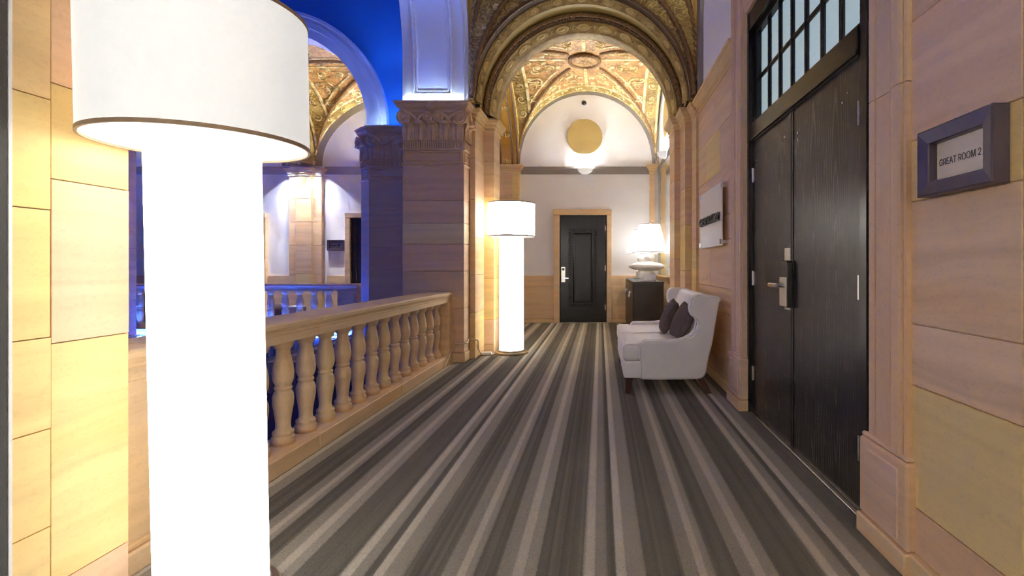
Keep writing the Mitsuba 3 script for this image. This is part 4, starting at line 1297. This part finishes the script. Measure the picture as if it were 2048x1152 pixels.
part(LF, 'panel_moulding', rect_frame(ix0, ix1, iz0, iz1, 0.03, 9.69, 9.701), 'mat_black_paint')
part(LF, 'raised_panel', box(ix0 + 0.045, ix1 - 0.045, 9.690, 9.702, iz0 + 0.045, iz1 - 0.045, 0.009), 'mat_black_paint')
lp = part(LF, 'lock_plate', box(-0.752, -0.672, 9.688, 9.701, 0.785, 1.085, 0.004), 'mat_steel', label='steel lock plate')
part(lp, 'reader', xf(lathe([(0.026, 0), (0.026, 0.008), (0.02, 0.012), (0, 0.012)], 20), np.array([[1, 0, 0, -0.712], [0, 0, -1, 9.688], [0, 1, 0, 1.035], [0, 0, 0, 1.0]])), 'mat_black_plastic', 30)
part(lp, 'lever', cat(tube([(-0.712, 9.69, 0.865), (-0.712, 9.64, 0.865)], 0.012, 12), box(-0.722, -0.60, 9.632, 9.65, 0.853, 0.877, 0.005)), 'mat_chrome', 30, label='chrome lever handle')
for hz in (0.30, 1.06, 1.83):
    part(LF, 'hinge', cat(tube([(0.112, 9.695, hz - 0.055), (0.112, 9.695, hz + 0.055)], 0.009, 10), box(0.095, 0.112, 9.696, 9.702, hz - 0.05, hz + 0.05)), 'mat_steel', 30)
part(D, 'threshold', box(-0.78, 0.13, 9.66, 9.74, 0.0, 0.010, 0.002), 'mat_steel', label='bright steel threshold')

# ------------------------------------------------------------------ doors of the far gallery
D = 'door_3'
tag(D, 'dark doorway in a tan stone casing on the far wall beside the slanted pier corner', 'door', kind='structure')
stone(D, 'casing', box(-4.93, -4.835, 9.655, 9.745, 0, 2.03, 0.006), 0.4)
stone(D, 'casing', box(-3.85, -3.755, 9.655, 9.745, 0, 2.03, 0.006), 0.4)
stone(D, 'casing', box(-4.93, -3.755, 9.65, 9.745, 2.032, 2.125, 0.006), 0.4)
part(D, 'leaf', box(-4.835, -3.85, 9.715, 9.745, 0.0, 2.03), 'mat_black_matte', label='black leaf')
part(D, 'stile', cat(box(-4.76, -4.725, 9.695, 9.716, 0.0, 2.03, 0.003), box(-4.835, -4.815, 9.69, 9.716, 0.0, 2.03, 0.003)), 'mat_black_paint')
D = 'door_4'
tag(D, 'tan stone door casing on the far wall just right of the near lamp column', 'door', kind='structure')
stone(D, 'casing', box(-6.55, -6.46, 9.655, 9.745, 0, 2.03, 0.006), 0.4)
stone(D, 'casing', box(-7.75, -7.66, 9.655, 9.745, 0, 2.03, 0.006), 0.4)
stone(D, 'casing', box(-7.75, -6.46, 9.65, 9.745, 2.032, 2.125, 0.006), 0.4)
part(D, 'leaf', box(-7.66, -6.55, 9.71, 9.745, 0.0, 2.03), 'mat_black_matte')


# ------------------------------------------------------------------ floor lamps: a glowing glass column with a drum shade
def floor_lamp(label, x, y, zb, shade_glow, seam=None, h=0.43, tilt=(0, 0), rb=0.209):
    t = num('floor_lamp')
    tag(t, label, 'floor lamp', 'white cylinder floor lamps')
    W = T().translate([x, y, 0]).rotate([0, 1, 0], tilt[0]).rotate([1, 0, 0], tilt[1])
    part(t, 'base', lathe([(0, 0.0), (rb - 0.004, 0.0), (rb, 0.006), (rb, 0.020), (rb - 0.005, 0.026), (0.16, 0.028), (0, 0.028)], 72), 'mat_brass', 30, world=W, label='round brushed metal base')
    part(t, 'column', lathe([(0.153, 0.030), (0.1535, 0.04), (0.1535, zb + 0.02), (0.15, zb + 0.026)], 72), 'mat_glow_glass', 60, world=W, glow=COLUMN_GLOW, label='glowing white glass column')
    part(t, 'foot_ring', lathe([(0.156, 0.028), (0.159, 0.03), (0.159, 0.045), (0.1545, 0.047)], 64), 'mat_steel', 30, world=W)
    R = 0.296
    s = part(t, 'shade', lathe([(R, zb + 0.006), (R, zb + h - 0.006)], 96), 'mat_shade', True, world=W, glow=shade_glow, label='white fabric drum shade')
    for z in (zb, zb + h - 0.012):
        part(s, 'trim_ring', lathe([(R - 0.006, z), (R + 0.0015, z), (R + 0.0015, z + 0.012), (R - 0.006, z + 0.012), (R - 0.006, z)], 96), 'mat_shade_trim', 30, world=W)
    part(s, 'diffuser', lathe([(0.152, zb + 0.008), (R - 0.007, zb + 0.007)], 72), 'mat_glow_glass', world=W, glow=DISC_GLOW, label='glowing diffuser closing the shade')
    scene[list(scene)[-1]]['flip_normals'] = False
    part(s, 'top_diffuser', lathe([(R - 0.007, zb + h - 0.02), (0.0, zb + h - 0.019)], 72), 'mat_glow_glass', world=W, glow=[0.8 * c for c in DISC_GLOW])
    if seam is not None:
        a = math.radians(seam)
        part(s, 'seam', tube([((R + 0.001) * math.cos(a), (R + 0.001) * math.sin(a), zb + 0.01), ((R + 0.001) * math.cos(a), (R + 0.001) * math.sin(a), zb + h - 0.01)], 0.0035, 6), 'mat_shade_trim', world=W)
    return t


floor_lamp('big white cylinder floor lamp in the left foreground, nearest to the viewer', -1.275, 1.655, 1.508, SHADE_GLOW, None, 0.436, (-0.5, 0.9), 0.186)
floor_lamp('white cylinder floor lamp standing at the end of the near balustrade by the stepped pilaster', -1.125, 6.36, 1.478, FAR_SHADE_GLOW, -52)

floor_lamp('white cylinder floor lamp behind the viewer on the left, outside the photo', -1.15, -0.9, 1.478, FAR_SHADE_GLOW)
floor_lamp('white cylinder floor lamp behind the viewer on the right, outside the photo', 0.72, -2.2, 1.478, FAR_SHADE_GLOW)

# cord of the far floor lamp
t = num('power_cord')
tag(t, 'beige power cord clipped round the pier foot to the far floor lamp', 'cord')
run = [(-1.685, 5.40, 0.012), (-1.682, 5.55, 0.09), (-1.675, 5.70, 0.19), (-1.66, 5.712, 0.215), (-1.60, 5.708, 0.216), (-1.548, 5.712, 0.222), (-1.545, 5.85, 0.228), (-1.545, 5.955, 0.235), (-1.50, 5.955, 0.232), (-1.478, 5.965, 0.228), (-1.475, 6.05, 0.16), (-1.468, 6.12, 0.05), (-1.44, 6.16, 0.013), (-1.38, 6.2, 0.010), (-1.33, 6.26, 0.009)]
put(t + '__cable', tube(spline(run, 120), 0.0085, 8), 'mat_cord', True)
part(t, 'plug', soft_box(-1.46, -1.34, 6.17, 6.215, 0.004, 0.045, 0.012, n=4), 'mat_white_plastic', True, label='white plug block')
loop = [(-1.36, 6.22, 0.012), (-1.30, 6.16, 0.008), (-1.25, 6.20, 0.008), (-1.29, 6.27, 0.008), (-1.34, 6.25, 0.010), (-1.30, 6.33, 0.010), (-1.22, 6.36, 0.016)]
part(t, 'slack_loop', tube(spline(loop, 60), 0.0055, 8), 'mat_cord', True)

# ------------------------------------------------------------------ settee
t = num('settee')
tag(t, 'white leather wing-back settee on dark tapered legs against the right wall', 'sofa')
SY0, SY1 = 4.30, 5.84


def side(y0, y1):
    S = spline([(0.356, 0.43), (0.372, 0.453), (0.41, 0.461), (0.55, 0.462), (0.66, 0.468), (0.74, 0.49), (0.80, 0.525), (0.838, 0.58), (0.842, 0.63), (0.822, 0.665), (0.795, 0.69), (0.780, 0.725), (0.778, 0.775), (0.788, 0.82), (0.812, 0.848), (0.85, 0.857)], 60)
    T2 = [(0.93, 0.852), (1.01, 0.842), (1.03, 0.828), (1.032, 0.805)]
    back = spline([(1.032, 0.805), (1.00, 0.62), (0.965, 0.42), (0.925, 0.24), (0.905, 0.165), (0.885, 0.145)], 30)
    low = [(0.86, 0.136), (0.7, 0.130), (0.5, 0.128), (0.372, 0.130), (0.36, 0.14)]
    front = [(0.352, 0.2), (0.350, 0.3), (0.350, 0.40)]
    return np.vstack([S, T2, back[1:], low, front])


out = side(0, 1)
for y0, y1 in ((SY0, SY0 + 0.10), (SY1 - 0.10, SY1)):
    k = part(t, 'side_panel', plate(out, y0, y1, 0.022, 4), 'mat_leather', 50, label='arm and wing in white leather')
    ys = y0 + 0.008 if y0 < 5 else y1 - 0.008
    run = np.vstack([[(0.352, 0.14)], [(0.347, 0.3)], out[:64]])
    p = spline(np.stack([run[:, 0], np.full(len(run), ys), run[:, 1]], 1), 160)
    part(k, 'piping', tube(p, 0.0055, 8), 'mat_piping', True)
    ys = y1 - 0.008 if y0 < 5 else y0 + 0.008
    p[:, 1] = ys
    part(k, 'piping', tube(p, 0.0055, 8), 'mat_piping', True)
# back: a padded slab bowed between the wings
nb, nz = 30, 26
bp = spline([(0.80, 0.40), (0.845, 0.55), (0.885, 0.70), (0.915, 0.80), (0.945, 0.842), (0.985, 0.850), (1.015, 0.838), (1.028, 0.80), (0.995, 0.60), (0.955, 0.38), (0.915, 0.20), (0.895, 0.15), (0.86, 0.15), (0.80, 0.20)], nz * 2, closed=True)
yy = np.linspace(SY0 + 0.06, SY1 - 0.06, nb)
bow = 0.03 * np.abs((yy - (SY0 + SY1) / 2) / (0.5 * (SY1 - SY0))) ** 3
V = np.stack([np.broadcast_to(bp[None, :, 0], (nb, len(bp))) - bow[:, None] * (bp[None, :, 0] < 0.95), np.broadcast_to(yy[:, None], (nb, len(bp))), np.broadcast_to(bp[None, :, 1], (nb, len(bp)))], -1)
m_ = len(bp)
i, j = np.meshgrid(np.arange(nb - 1), np.arange(m_), indexing='ij')
k2 = (j + 1) % m_
q = np.stack([i * m_ + j, i * m_ + k2, (i + 1) * m_ + k2, (i + 1) * m_ + j], -1).reshape(-1, 4)
bm = trimesh.Trimesh(V.reshape(-1, 3), np.vstack([q[:, [0, 1, 2]], q[:, [0, 2, 3]]]), process=False)
trimesh.repair.fix_normals(bm)
k = part(t, 'backrest', bm, 'mat_leather', True)
tp = np.stack([np.full(40, 0.945), np.linspace(SY0 + 0.09, SY1 - 0.09, 40), np.full(40, 0.846)], 1)
part(k, 'piping', tube(tp, 0.0055, 8), 'mat_piping', True)
part(t, 'seat_frame', soft_box(0.205, 0.87, SY0 + 0.03, SY1 - 0.03, 0.135, 0.290, 0.02, n=6), 'mat_leather', 50)
mid = (SY0 + SY1) / 2
for a, b in ((SY0 + 0.012, mid - 0.002), (mid + 0.002, SY1 - 0.012)):
    near = a < mid - 0.3
    if near:
        c = cat(soft_box(0.195, 0.355, a, b, 0.292, 0.435, 0.032, 0.014, n=10), soft_box(0.20, 0.86, SY0 + 0.105, b, 0.292, 0.430, 0.032, 0.022, n=12))
    else:
        c = cat(soft_box(0.195, 0.355, a, b, 0.292, 0.435, 0.032, 0.014, n=10), soft_box(0.20, 0.86, a, SY1 - 0.105, 0.292, 0.430, 0.032, 0.022, n=12))
    part(t, 'seat_cushion', c, 'mat_leather', True, label='white leather seat cushion')


def leg(x0, z1, x1, y, w0, w1):
    """Square leg from (x0, z1) down to (x1, 0)."""
    V = []
    for x, z, w in ((x0, z1, w0), (x1, 0.0, w1)):
        V += [(x - w, y - w, z), (x + w, y - w, z), (x + w, y + w, z), (x - w, y + w, z)]
    return trimesh.convex.convex_hull(np.array(V))


for x0, x1, y in ((0.255, 0.243, SY0 + 0.07), (0.255, 0.243, SY1 - 0.07), (0.865, 0.955, SY0 + 0.07), (0.865, 0.955, SY1 - 0.07)):
    part(t, 'leg', leg(x0, 0.14, x1, y, 0.033, 0.021), 'mat_dark_wood')


def pillow(w, h, d, n=24):
    g = np.linspace(-1, 1, n)
    u, v = np.meshgrid(g, g, indexing='ij')
    f = ((1 - u ** 2) * (1 - v ** 2)) ** 0.42
    pin = 1 - 0.07 * (np.abs(u) ** 2 * (1 - np.abs(v) ** 3) * 0 + (1 - np.abs(u)) * np.abs(v) ** 6 + (1 - np.abs(v)) * np.abs(u) ** 6)
    P = [np.stack([u * w / 2 * pin, s * d / 2 * f, v * h / 2 * pin], -1).reshape(-1, 3) for s in (1, -1)]
    i, j = np.meshgrid(np.arange(n - 1), np.arange(n - 1), indexing='ij')
    q = np.stack([i * n + j, i * n + j + 1, (i + 1) * n + j + 1, (i + 1) * n + j], -1).reshape(-1, 4)
    F = np.vstack([q, q[:, ::-1] + n * n])
    m = trimesh.Trimesh(np.vstack(P), np.vstack([F[:, [0, 1, 2]], F[:, [0, 2, 3]]]), process=True)
    return m


pm = pillow(0.35, 0.35, 0.13)
for (x, y, z, rz, rx, lab) in ((0.690, 5.02, 0.605, -90, -24, 'dark grey woven pillow on the settee, the one farther from the near arm'), (0.765, 4.67, 0.600, -82, -24, 'dark grey woven pillow leaning behind the near arm of the settee')):
    k = num('pillow')
    tag(k, lab, 'pillow', 'dark grey pillows on the settee')
    put(k, pm, 'mat_pillow', 50, world=T().translate([x, y, z]).rotate([0, 0, 1], rz).rotate([1, 0, 0], rx).rotate([0, 1, 0], 4))

# ------------------------------------------------------------------ cabinet with two table lamps and the mirror
t = num('cabinet')
tag(t, 'dark brown wooden cabinet under the tall mirror', 'cabinet')
C0, C1 = 7.30, 9.55
bow = [(0.93, C0), (0.93, C1), (0.52, C1), (0.492, C1 - 0.08)] + [(0.492 - 0.0 * math.sin(a), C0 + 0.08 + (C1 - C0 - 0.16) * (1 - a / math.pi)) for a in np.linspace(0, math.pi, 9)] + [(0.50, C0)]
m = extrude(bow, 0.80)
m.apply_translation((0, 0, 0.05))
part(t, 'body', m, 'mat_cabinet')
m = extrude(Polygon(bow).buffer(-0.03), 0.05)
part(t, 'kick_plinth', m, 'mat_black_matte')
m = extrude(Polygon(bow).buffer(0.010), 0.022)
m.apply_translation((0, 0, 0.852))
part(t, 'top', m, 'mat_cabinet')
for i in range(4):
    y0 = C0 + 0.10 + i * (C1 - C0 - 0.2) / 4
    y1 = y0 + (C1 - C0 - 0.2) / 4
    d = part(t, 'door', box(0.482, 0.494, y0 + 0.003, y1 - 0.003, 0.075, 0.83, 0.003), 'mat_cabinet')
    ky = y1 - 0.05 if i % 2 == 0 else y0 + 0.05
    part(d, 'pull', cat(lathe([(0.0, -0.075), (0.012, -0.07), (0.016, -0.05), (0.006, -0.025), (0.004, -0.01), (0.004, 0.0)], 12, 0.462, ky, 0.68), box(0.455, 0.484, ky - 0.012, ky + 0.012, 0.675, 0.70, 0.004)), 'mat_chrome', 30, label='chrome drop pull')


def table_lamp(label, x, y, z):
    t = num('table_lamp')
    tag(t, label, 'table lamp', 'table lamps on the dark cabinet')
    W = T().translate([x, y, z])
    prof = [(0.0, 0.0), (0.098, 0.0), (0.102, 0.006), (0.102, 0.10), (0.098, 0.112), (0.085, 0.122), (0.062, 0.135), (0.058, 0.145), (0.075, 0.152), (0.14, 0.162), (0.195, 0.178), (0.228, 0.20), (0.238, 0.222), (0.228, 0.244), (0.195, 0.264), (0.14, 0.280), (0.09, 0.290), (0.055, 0.296), (0.048, 0.304), (0.058, 0.314),
            (0.075, 0.332), (0.083, 0.354), (0.08, 0.376), (0.066, 0.398), (0.045, 0.416), (0.028, 0.430), (0.022, 0.445), (0.0, 0.446)]
    part(t, 'body', lathe(prof, 48), 'mat_ceramic', 50, world=W, label='white glazed gourd body')
    part(t, 'stem', lathe([(0.008, 0.44), (0.008, 0.92), (0.0, 0.92)], 10), 'mat_brass', 30, world=W)
    s = part(t, 'shade', lathe([(0.276, 0.452), (0.165, 0.886)], 64), 'mat_shade', True, world=W, glow=TABLE_GLOW, label='white tapered shade')
    part(s, 'trim_ring', lathe([(0.273, 0.446), (0.278, 0.446), (0.277, 0.455), (0.272, 0.455), (0.273, 0.446)], 64), 'mat_shade', world=W)
    part(s, 'trim_ring', lathe([(0.163, 0.882), (0.167, 0.882), (0.166, 0.89), (0.162, 0.89), (0.163, 0.882)], 64), 'mat_shade', world=W)
    part(t, 'bulb', lathe([(0.0, 0.60), (0.022, 0.61), (0.032, 0.64), (0.022, 0.67), (0.0, 0.68)], 20), 'mat_glow_glass', True, world=W, glow=BULB_GLOW)
    part(t, 'finial', lathe([(0.0, 0.895), (0.03, 0.90), (0.034, 0.908), (0.012, 0.918), (0.014, 0.926), (0.0, 0.934)], 16), 'mat_ceramic', 30, world=W)


table_lamp('white gourd-shaped table lamp nearer the settee on the dark cabinet', 0.785, 7.92, 0.874)
table_lamp('white gourd-shaped table lamp at the far end of the dark cabinet, partly hidden', 0.765, 9.22, 0.874)
t = num('mirror')
tag(t, 'tall frameless mirror on the right wall above the dark cabinet', 'mirror')
put(t + '__glass', box(1.118, 1.127, 6.95, 9.65, 0.935, 2.895, 0.002), 'mat_mirror')
stone(t, 'ledge', box(1.085, 1.135, 6.82, 9.68, 0.905, 0.932, 0.004), 0.4)

# ------------------------------------------------------------------ bowl sconces and gold roundels
def sconce(label, x, y, z, nx, ny, power=1.0, tint=(1, 1, 1)):
    """A half-bowl uplight; (nx, ny) points out of the wall."""
    t = num('wall_sconce')
    tag(t, label, 'sconce', 'white half-bowl wall uplights')
    a0 = math.atan2(ny, nx)
    n = 28
    prof = [(0.004, -0.105), (0.04, -0.102), (0.08, -0.088), (0.115, -0.062), (0.14, -0.03), (0.152, 0.0), (0.146, 0.0), (0.134, -0.028), (0.110, -0.058), (0.076, -0.083), (0.04, -0.096), (0.004, -0.099)]
    a = np.linspace(a0 - math.pi / 2, a0 + math.pi / 2, n)
    P = np.array(prof)
    V = np.stack([x + nx * 0.02 + P[:, None, 0] * np.cos(a), y + ny * 0.02 + P[:, None, 0] * np.sin(a), z + np.repeat(P[:, 1:], n, 1)], -1).reshape(-1, 3)
    i, j = np.meshgrid(np.arange(len(P) - 1), np.arange(n - 1), indexing='ij')
    q = np.stack([i * n + j, i * n + j + 1, (i + 1) * n + j + 1, (i + 1) * n + j], -1).reshape(-1, 4)
    m = trimesh.Trimesh(V, np.vstack([q[:, [0, 1, 2]], q[:, [0, 2, 3]]]), process=False)
    part(t, 'bowl', m, 'mat_white_plastic', 50, glow=(0.045, 0.045, 0.044))
    pl = box(-0.045, 0.045, -0.018, 0.0, -0.07, 0.0, 0.004)
    M = np.eye(4)
    M[:3, 0], M[:3, 1], M[:3, 3] = [-ny, nx, 0], [-nx, -ny, 0], [x, y, z]
    part(t, 'back_plate', xf(pl, M), 'mat_white_plastic')
    b = 0.055
    cx_, cy_ = x + nx * 0.075, y + ny * 0.075
    part(t, 'lamp_cover', lathe([(b, z - 0.03), (b, z - 0.012), (0.0, z - 0.011)], 20, cx_, cy_), 'mat_glow_glass', glow=[power * c * k for c, k in zip(SCONCE_GLOW, tint)], label='bright lamp in the bowl')


sconce('white half-bowl uplight on the end wall under the gold roundel', -0.29, EW, 2.985, 0, -1)
sconce('white half-bowl uplight on the right wall above the mirror, seen from the side', 1.142, 8.55, 3.04, -1, 0)
sconce('white half-bowl uplight on the right wall over the black double door', 1.142, 3.665, 3.64, -1, 0, 0.7)
sconce('white half-bowl uplight on the lunette of the gallery across the atrium', -3.75, EW, 3.08, 0, -1, 4.2)
sconce('white half-bowl uplight on the gallery lunette beyond the near floor lamp', -7.75, EW, 3.08, 0, -1, 4.0)
sconce('white half-bowl uplight on the right wall behind the viewer', 1.142, -1.4, 3.1, -1, 0, 24.0, (1.0, 0.93, 0.76))


def roundel(label, x, y, z, nx, ny):
    t = num('roundel')
    tag(t, label, 'wall disc', 'round gold discs on the lunettes')
    m = lathe([(0.0, 0.014), (0.325, 0.014), (0.338, 0.018), (0.346, 0.012), (0.346, 0.0)], 72)
    v = np.array(m.vertices)
    M = np.array([[-ny, 0, nx, x], [nx, 0, ny, y], [0, 1, 0, z], [0, 0, 0, 1.0]])
    put(t, xf(m, M), 'mat_disc', 30)


roundel('round gold disc on the white lunette above the end door', -0.30, EW, 3.615, 0, -1)
roundel('round gold disc on the right lunette above the mirror, seen at an angle', 1.142, 8.57, 3.66, -1, 0)
t = num('sprinkler')
tag(t, 'small dark round fitting at the top of the white end lunette', 'sprinkler')
put(t, xf(lathe([(0.0, 0.05), (0.012, 0.05), (0.016, 0.03), (0.03, 0.02), (0.042, 0.01), (0.046, 0.0)], 20), np.array([[1, 0, 0, -0.31], [0, 0, -1, EW], [0, 1, 0, 4.275], [0, 0, 0, 1.0]])), 'mat_black_matte', 30)

t = num('conduit')
tag(t, 'thin white conduit running along the grey band right of the end wall uplight', 'conduit')
put(t, tube([(-0.12, 9.732, 3.048), (0.96, 9.732, 3.06)], 0.008, 8), 'mat_white_plastic', True)

# three small spotlights over the triple pilaster
for x, y, tx, ty, lab, col in ((-5.95, 9.50, -6.10, 9.72, 'left', (3.6, 3.9, 4.6)), (-5.695, 9.46, -5.695, 9.62, 'middle', (2.2, 1.9, 1.3)), (-5.44, 9.50, -5.27, 9.72, 'right', (3.6, 3.9, 4.6))):
    t = num('spotlight')
    tag(t, f'{lab} one of three small brass spotlights on top of the triple pilaster', 'spotlight', 'small brass spotlights')
    z = 3.04
    d = np.array([tx - x, ty - y, -1.55])
    d /= np.linalg.norm(d)
    p = np.array([x, y, z])
    part(t, 'can', tube([p - d * 0.05, p + d * 0.02], 0.026, 16), 'mat_brass', 30)
    part(t, 'bracket', tube([p, [x, y + 0.03, z + 0.05], [x, 9.74, z + 0.05]], 0.008, 8), 'mat_brass')
    scene[t + '_beam'] = {'type': 'spot', 'to_world': T().look_at(origin=list(p + d * 0.03), target=list(p + d), up=[0, 1, 0.1]), 'cutoff_angle': 42.0, 'beam_width': 4.0, 'intensity': rgb(col)}

# ------------------------------------------------------------------ signs
def frame_sign(t, x, y0, y1, z0, z1, w, depth):
    """A deep bevelled picture frame on a wall facing -x."""
    P = [(0.0, 0.0), (0.0, depth), (0.006, depth + 0.003), (w - 0.002, depth - 0.006), (w, depth - 0.010), (w, 0.0)]
    m = mould(P, [(y0, z0), (y0, z1), (y1, z1), (y1, z0)], closed=True)
    v = np.array(m.vertices)
    m = trimesh.Trimesh(np.stack([x - v[:, 2], v[:, 0], v[:, 1]], 1), m.faces, process=False)
    trimesh.repair.fix_normals(m)
    part(t, 'frame', m, 'mat_sign_frame', label='deep dark frame')


def words(m):
    """The lettering GREAT ROOM 2, which runs towards -y, taken apart at its two wide gaps."""
    ps = sorted(m.split(only_watertight=False), key=lambda q: -q.bounds[1, 1])
    gaps = sorted(range(1, len(ps)), key=lambda i: ps[i].bounds[1, 1] - min(q.bounds[0, 1] for q in ps[:i]))[:2]
    a, b = sorted(gaps)
    return [(cat(*ps[:a]), 'GREAT'), (cat(*ps[a:b]), 'ROOM'), (cat(*ps[b:]), '2')]


def letters(text, h, depth, M, bold=False):
    m = meshkit.text_mesh(text, h, depth, bold)
    b = m.bounds
    m.apply_translation((-(b[0, 0] + b[1, 0]) / 2, -(b[0, 1] + b[1, 1]) / 2, 0))
    return m, b[1, 0] - b[0, 0]


t = num('room_sign')
tag(t, 'dark framed room sign reading GREAT ROOM 2 on the near right wall', 'sign')
SX, SYa, SYb, SZa, SZb = 1.13, 1.376, 1.705, 1.348, 1.567
frame_sign(t, SX, SYa, SYb, SZa, SZb, 0.047, 0.048)
part(t, 'card', box(SX - 0.012, SX, SYa + 0.035, SYb - 0.035, SZa + 0.035, SZb - 0.035), 'mat_sign_card', label='cream card')
m, wd = letters('GREAT ROOM 2', 0.0205, 0.0012, None)
s = 0.180 / wd
v = np.array(m.vertices)
yc, zc = 1.556, 1.455
for w, word in words(trimesh.Trimesh(np.stack([SX - 0.012 - v[:, 2], yc - v[:, 0] * s, zc + v[:, 1] * 1.05], 1), m.faces, process=False)):
    part(t, 'lettering', w, 'mat_letter', label=word + ' in dark capitals')

t = num('room_sign')
tag(t, 'frosted glass panel sign with raised letters GREAT ROOM 2 on steel standoffs above the settee', 'sign')
gx, ga, gb, gz0, gz1 = 1.085, 4.55, 5.53, 1.325, 1.845
ga, gb = 4.43, 5.40
part(t, 'panel', box(gx - 0.004, gx + 0.004, ga, gb, 1.295, 1.865, 0.0015), 'mat_frosted', label='frosted glass panel')
m, wd = letters('GREAT ROOM 2', 0.074, 0.022, None, True)
s = 0.84 / wd
v = np.array(m.vertices)
for w, word in words(trimesh.Trimesh(np.stack([gx - 0.004 - v[:, 2], (ga + gb) / 2 - v[:, 0] * s, 1.562 + v[:, 1]], 1), m.faces, process=False)):
    part(t, 'lettering', w, 'mat_letter', label='raised dark capitals ' + word)
for yy in (ga + 0.035, gb - 0.035):
    for zz in (1.33, 1.83):
        part(t, 'standoff', cat(box(gx - 0.014, gx - 0.004, yy - 0.022, yy + 0.022, zz - 0.022, zz + 0.022, 0.003), box(gx + 0.004, 1.131, yy - 0.014, yy + 0.014, zz - 0.014, zz + 0.014)), 'mat_chrome', label='square steel standoff')

t = num('room_sign')
tag(t, 'small dark framed sign with an arrow on the blue lit far wall', 'sign')
fx0, fx1, fz0, fz1 = -5.30, -4.97, 1.395, 1.605
P = [(0.0, 0.0), (0.0, 0.04), (0.045, 0.035), (0.05, 0.0)]
m = mould(P, [(fx0, fz0), (fx0, fz1), (fx1, fz1), (fx1, fz0)], closed=True)
v = np.array(m.vertices)
m = trimesh.Trimesh(np.stack([v[:, 0], EW - v[:, 2], v[:, 1]], 1), m.faces, process=False)
trimesh.repair.fix_normals(m)
part(t, 'frame', m, 'mat_sign_frame')
part(t, 'card', box(fx0 + 0.04, fx1 - 0.04, EW - 0.012, EW, fz0 + 0.04, fz1 - 0.04), 'mat_lobby_grey')
part(t, 'lettering', box(fx0 + 0.06, fx0 + 0.195, EW - 0.014, EW - 0.011, 1.493, 1.506), 'mat_letter', label='short dark line of lettering')
part(t, 'arrow', plate_xz(Polygon([(-5.085, 1.46), (-5.075, 1.46), (-5.075, 1.505), (-5.055, 1.485), (-5.055, 1.50), (-5.08, 1.54), (-5.105, 1.50), (-5.105, 1.485), (-5.085, 1.505)]), EW - 0.014, EW - 0.011), 'mat_letter')

# ------------------------------------------------------------------ furniture half seen behind the far balusters
t = num('stool')
tag(t, 'low dark round-topped seat behind the far balusters, left one of two', 'stool', 'low seats behind the far balusters')
part(t, 'seat', soft_box(-5.92, -5.66, 8.92, 9.18, 0.20, 0.40, 0.09, 0.02, n=7), 'mat_pillow', True)
for a, b in ((-5.88, 8.96), (-5.70, 8.96), (-5.88, 9.14), (-5.70, 9.14)):
    part(t, 'leg', leg(a, 0.22, a, b, 0.018, 0.012), 'mat_dark_wood')
t = num('stool')
tag(t, 'low grey boxy seat behind the far balusters, below the triple pilaster', 'stool', 'low seats behind the far balusters')
part(t, 'seat', soft_box(-5.64, -5.38, 8.92, 9.18, 0.14, 0.38, 0.03, 0.01, n=6), 'mat_lobby_grey', True)
for a, b in ((-5.61, 8.96), (-5.41, 8.96), (-5.61, 9.14), (-5.41, 9.14)):
    part(t, 'leg', leg(a, 0.16, a, b, 0.018, 0.014), 'mat_dark_wood')
t = num('low_table')
tag(t, 'low black glossy table with rounded top behind the far balusters', 'table')
part(t, 'top', lathe([(0.0, 0.20), (0.20, 0.20), (0.22, 0.215), (0.22, 0.235), (0.20, 0.25), (0.0, 0.25)], 32, -5.12, 8.95), 'mat_black_plastic', 30)
part(t, 'pedestal', lathe([(0.14, 0.0), (0.13, 0.02), (0.035, 0.05), (0.03, 0.2)], 24, -5.12, 8.95), 'mat_black_plastic', 30)
t = num('lantern')
tag(t, 'small lit glass lantern in the dark far doorway', 'lantern')
lx, ly = -4.48, 9.55
part(t, 'base', lathe([(0.0, 0.0), (0.09, 0.0), (0.09, 0.80), (0.07, 0.83), (0.0, 0.83)], 20, lx, ly), 'mat_black_paint', 30)
part(t, 'glass', lathe([(0.055, 0.832), (0.06, 0.85), (0.06, 1.05), (0.05, 1.06)], 24, lx, ly), 'mat_clear_glass', True)
part(t, 'candle', lathe([(0.0, 0.835), (0.03, 0.835), (0.03, 0.95), (0.0, 0.955)], 16, lx, ly), 'mat_glow_glass', 30, glow=(2.6, 2.0, 1.2))
part(t, 'lid', lathe([(0.064, 1.055), (0.066, 1.07), (0.02, 1.085), (0.0, 1.086)], 20, lx, ly), 'mat_steel', 30)


for _k in list(labels):
    if 'group' in labels[_k] and labels[_k]['group'] is None:
        labels[_k].pop('group')
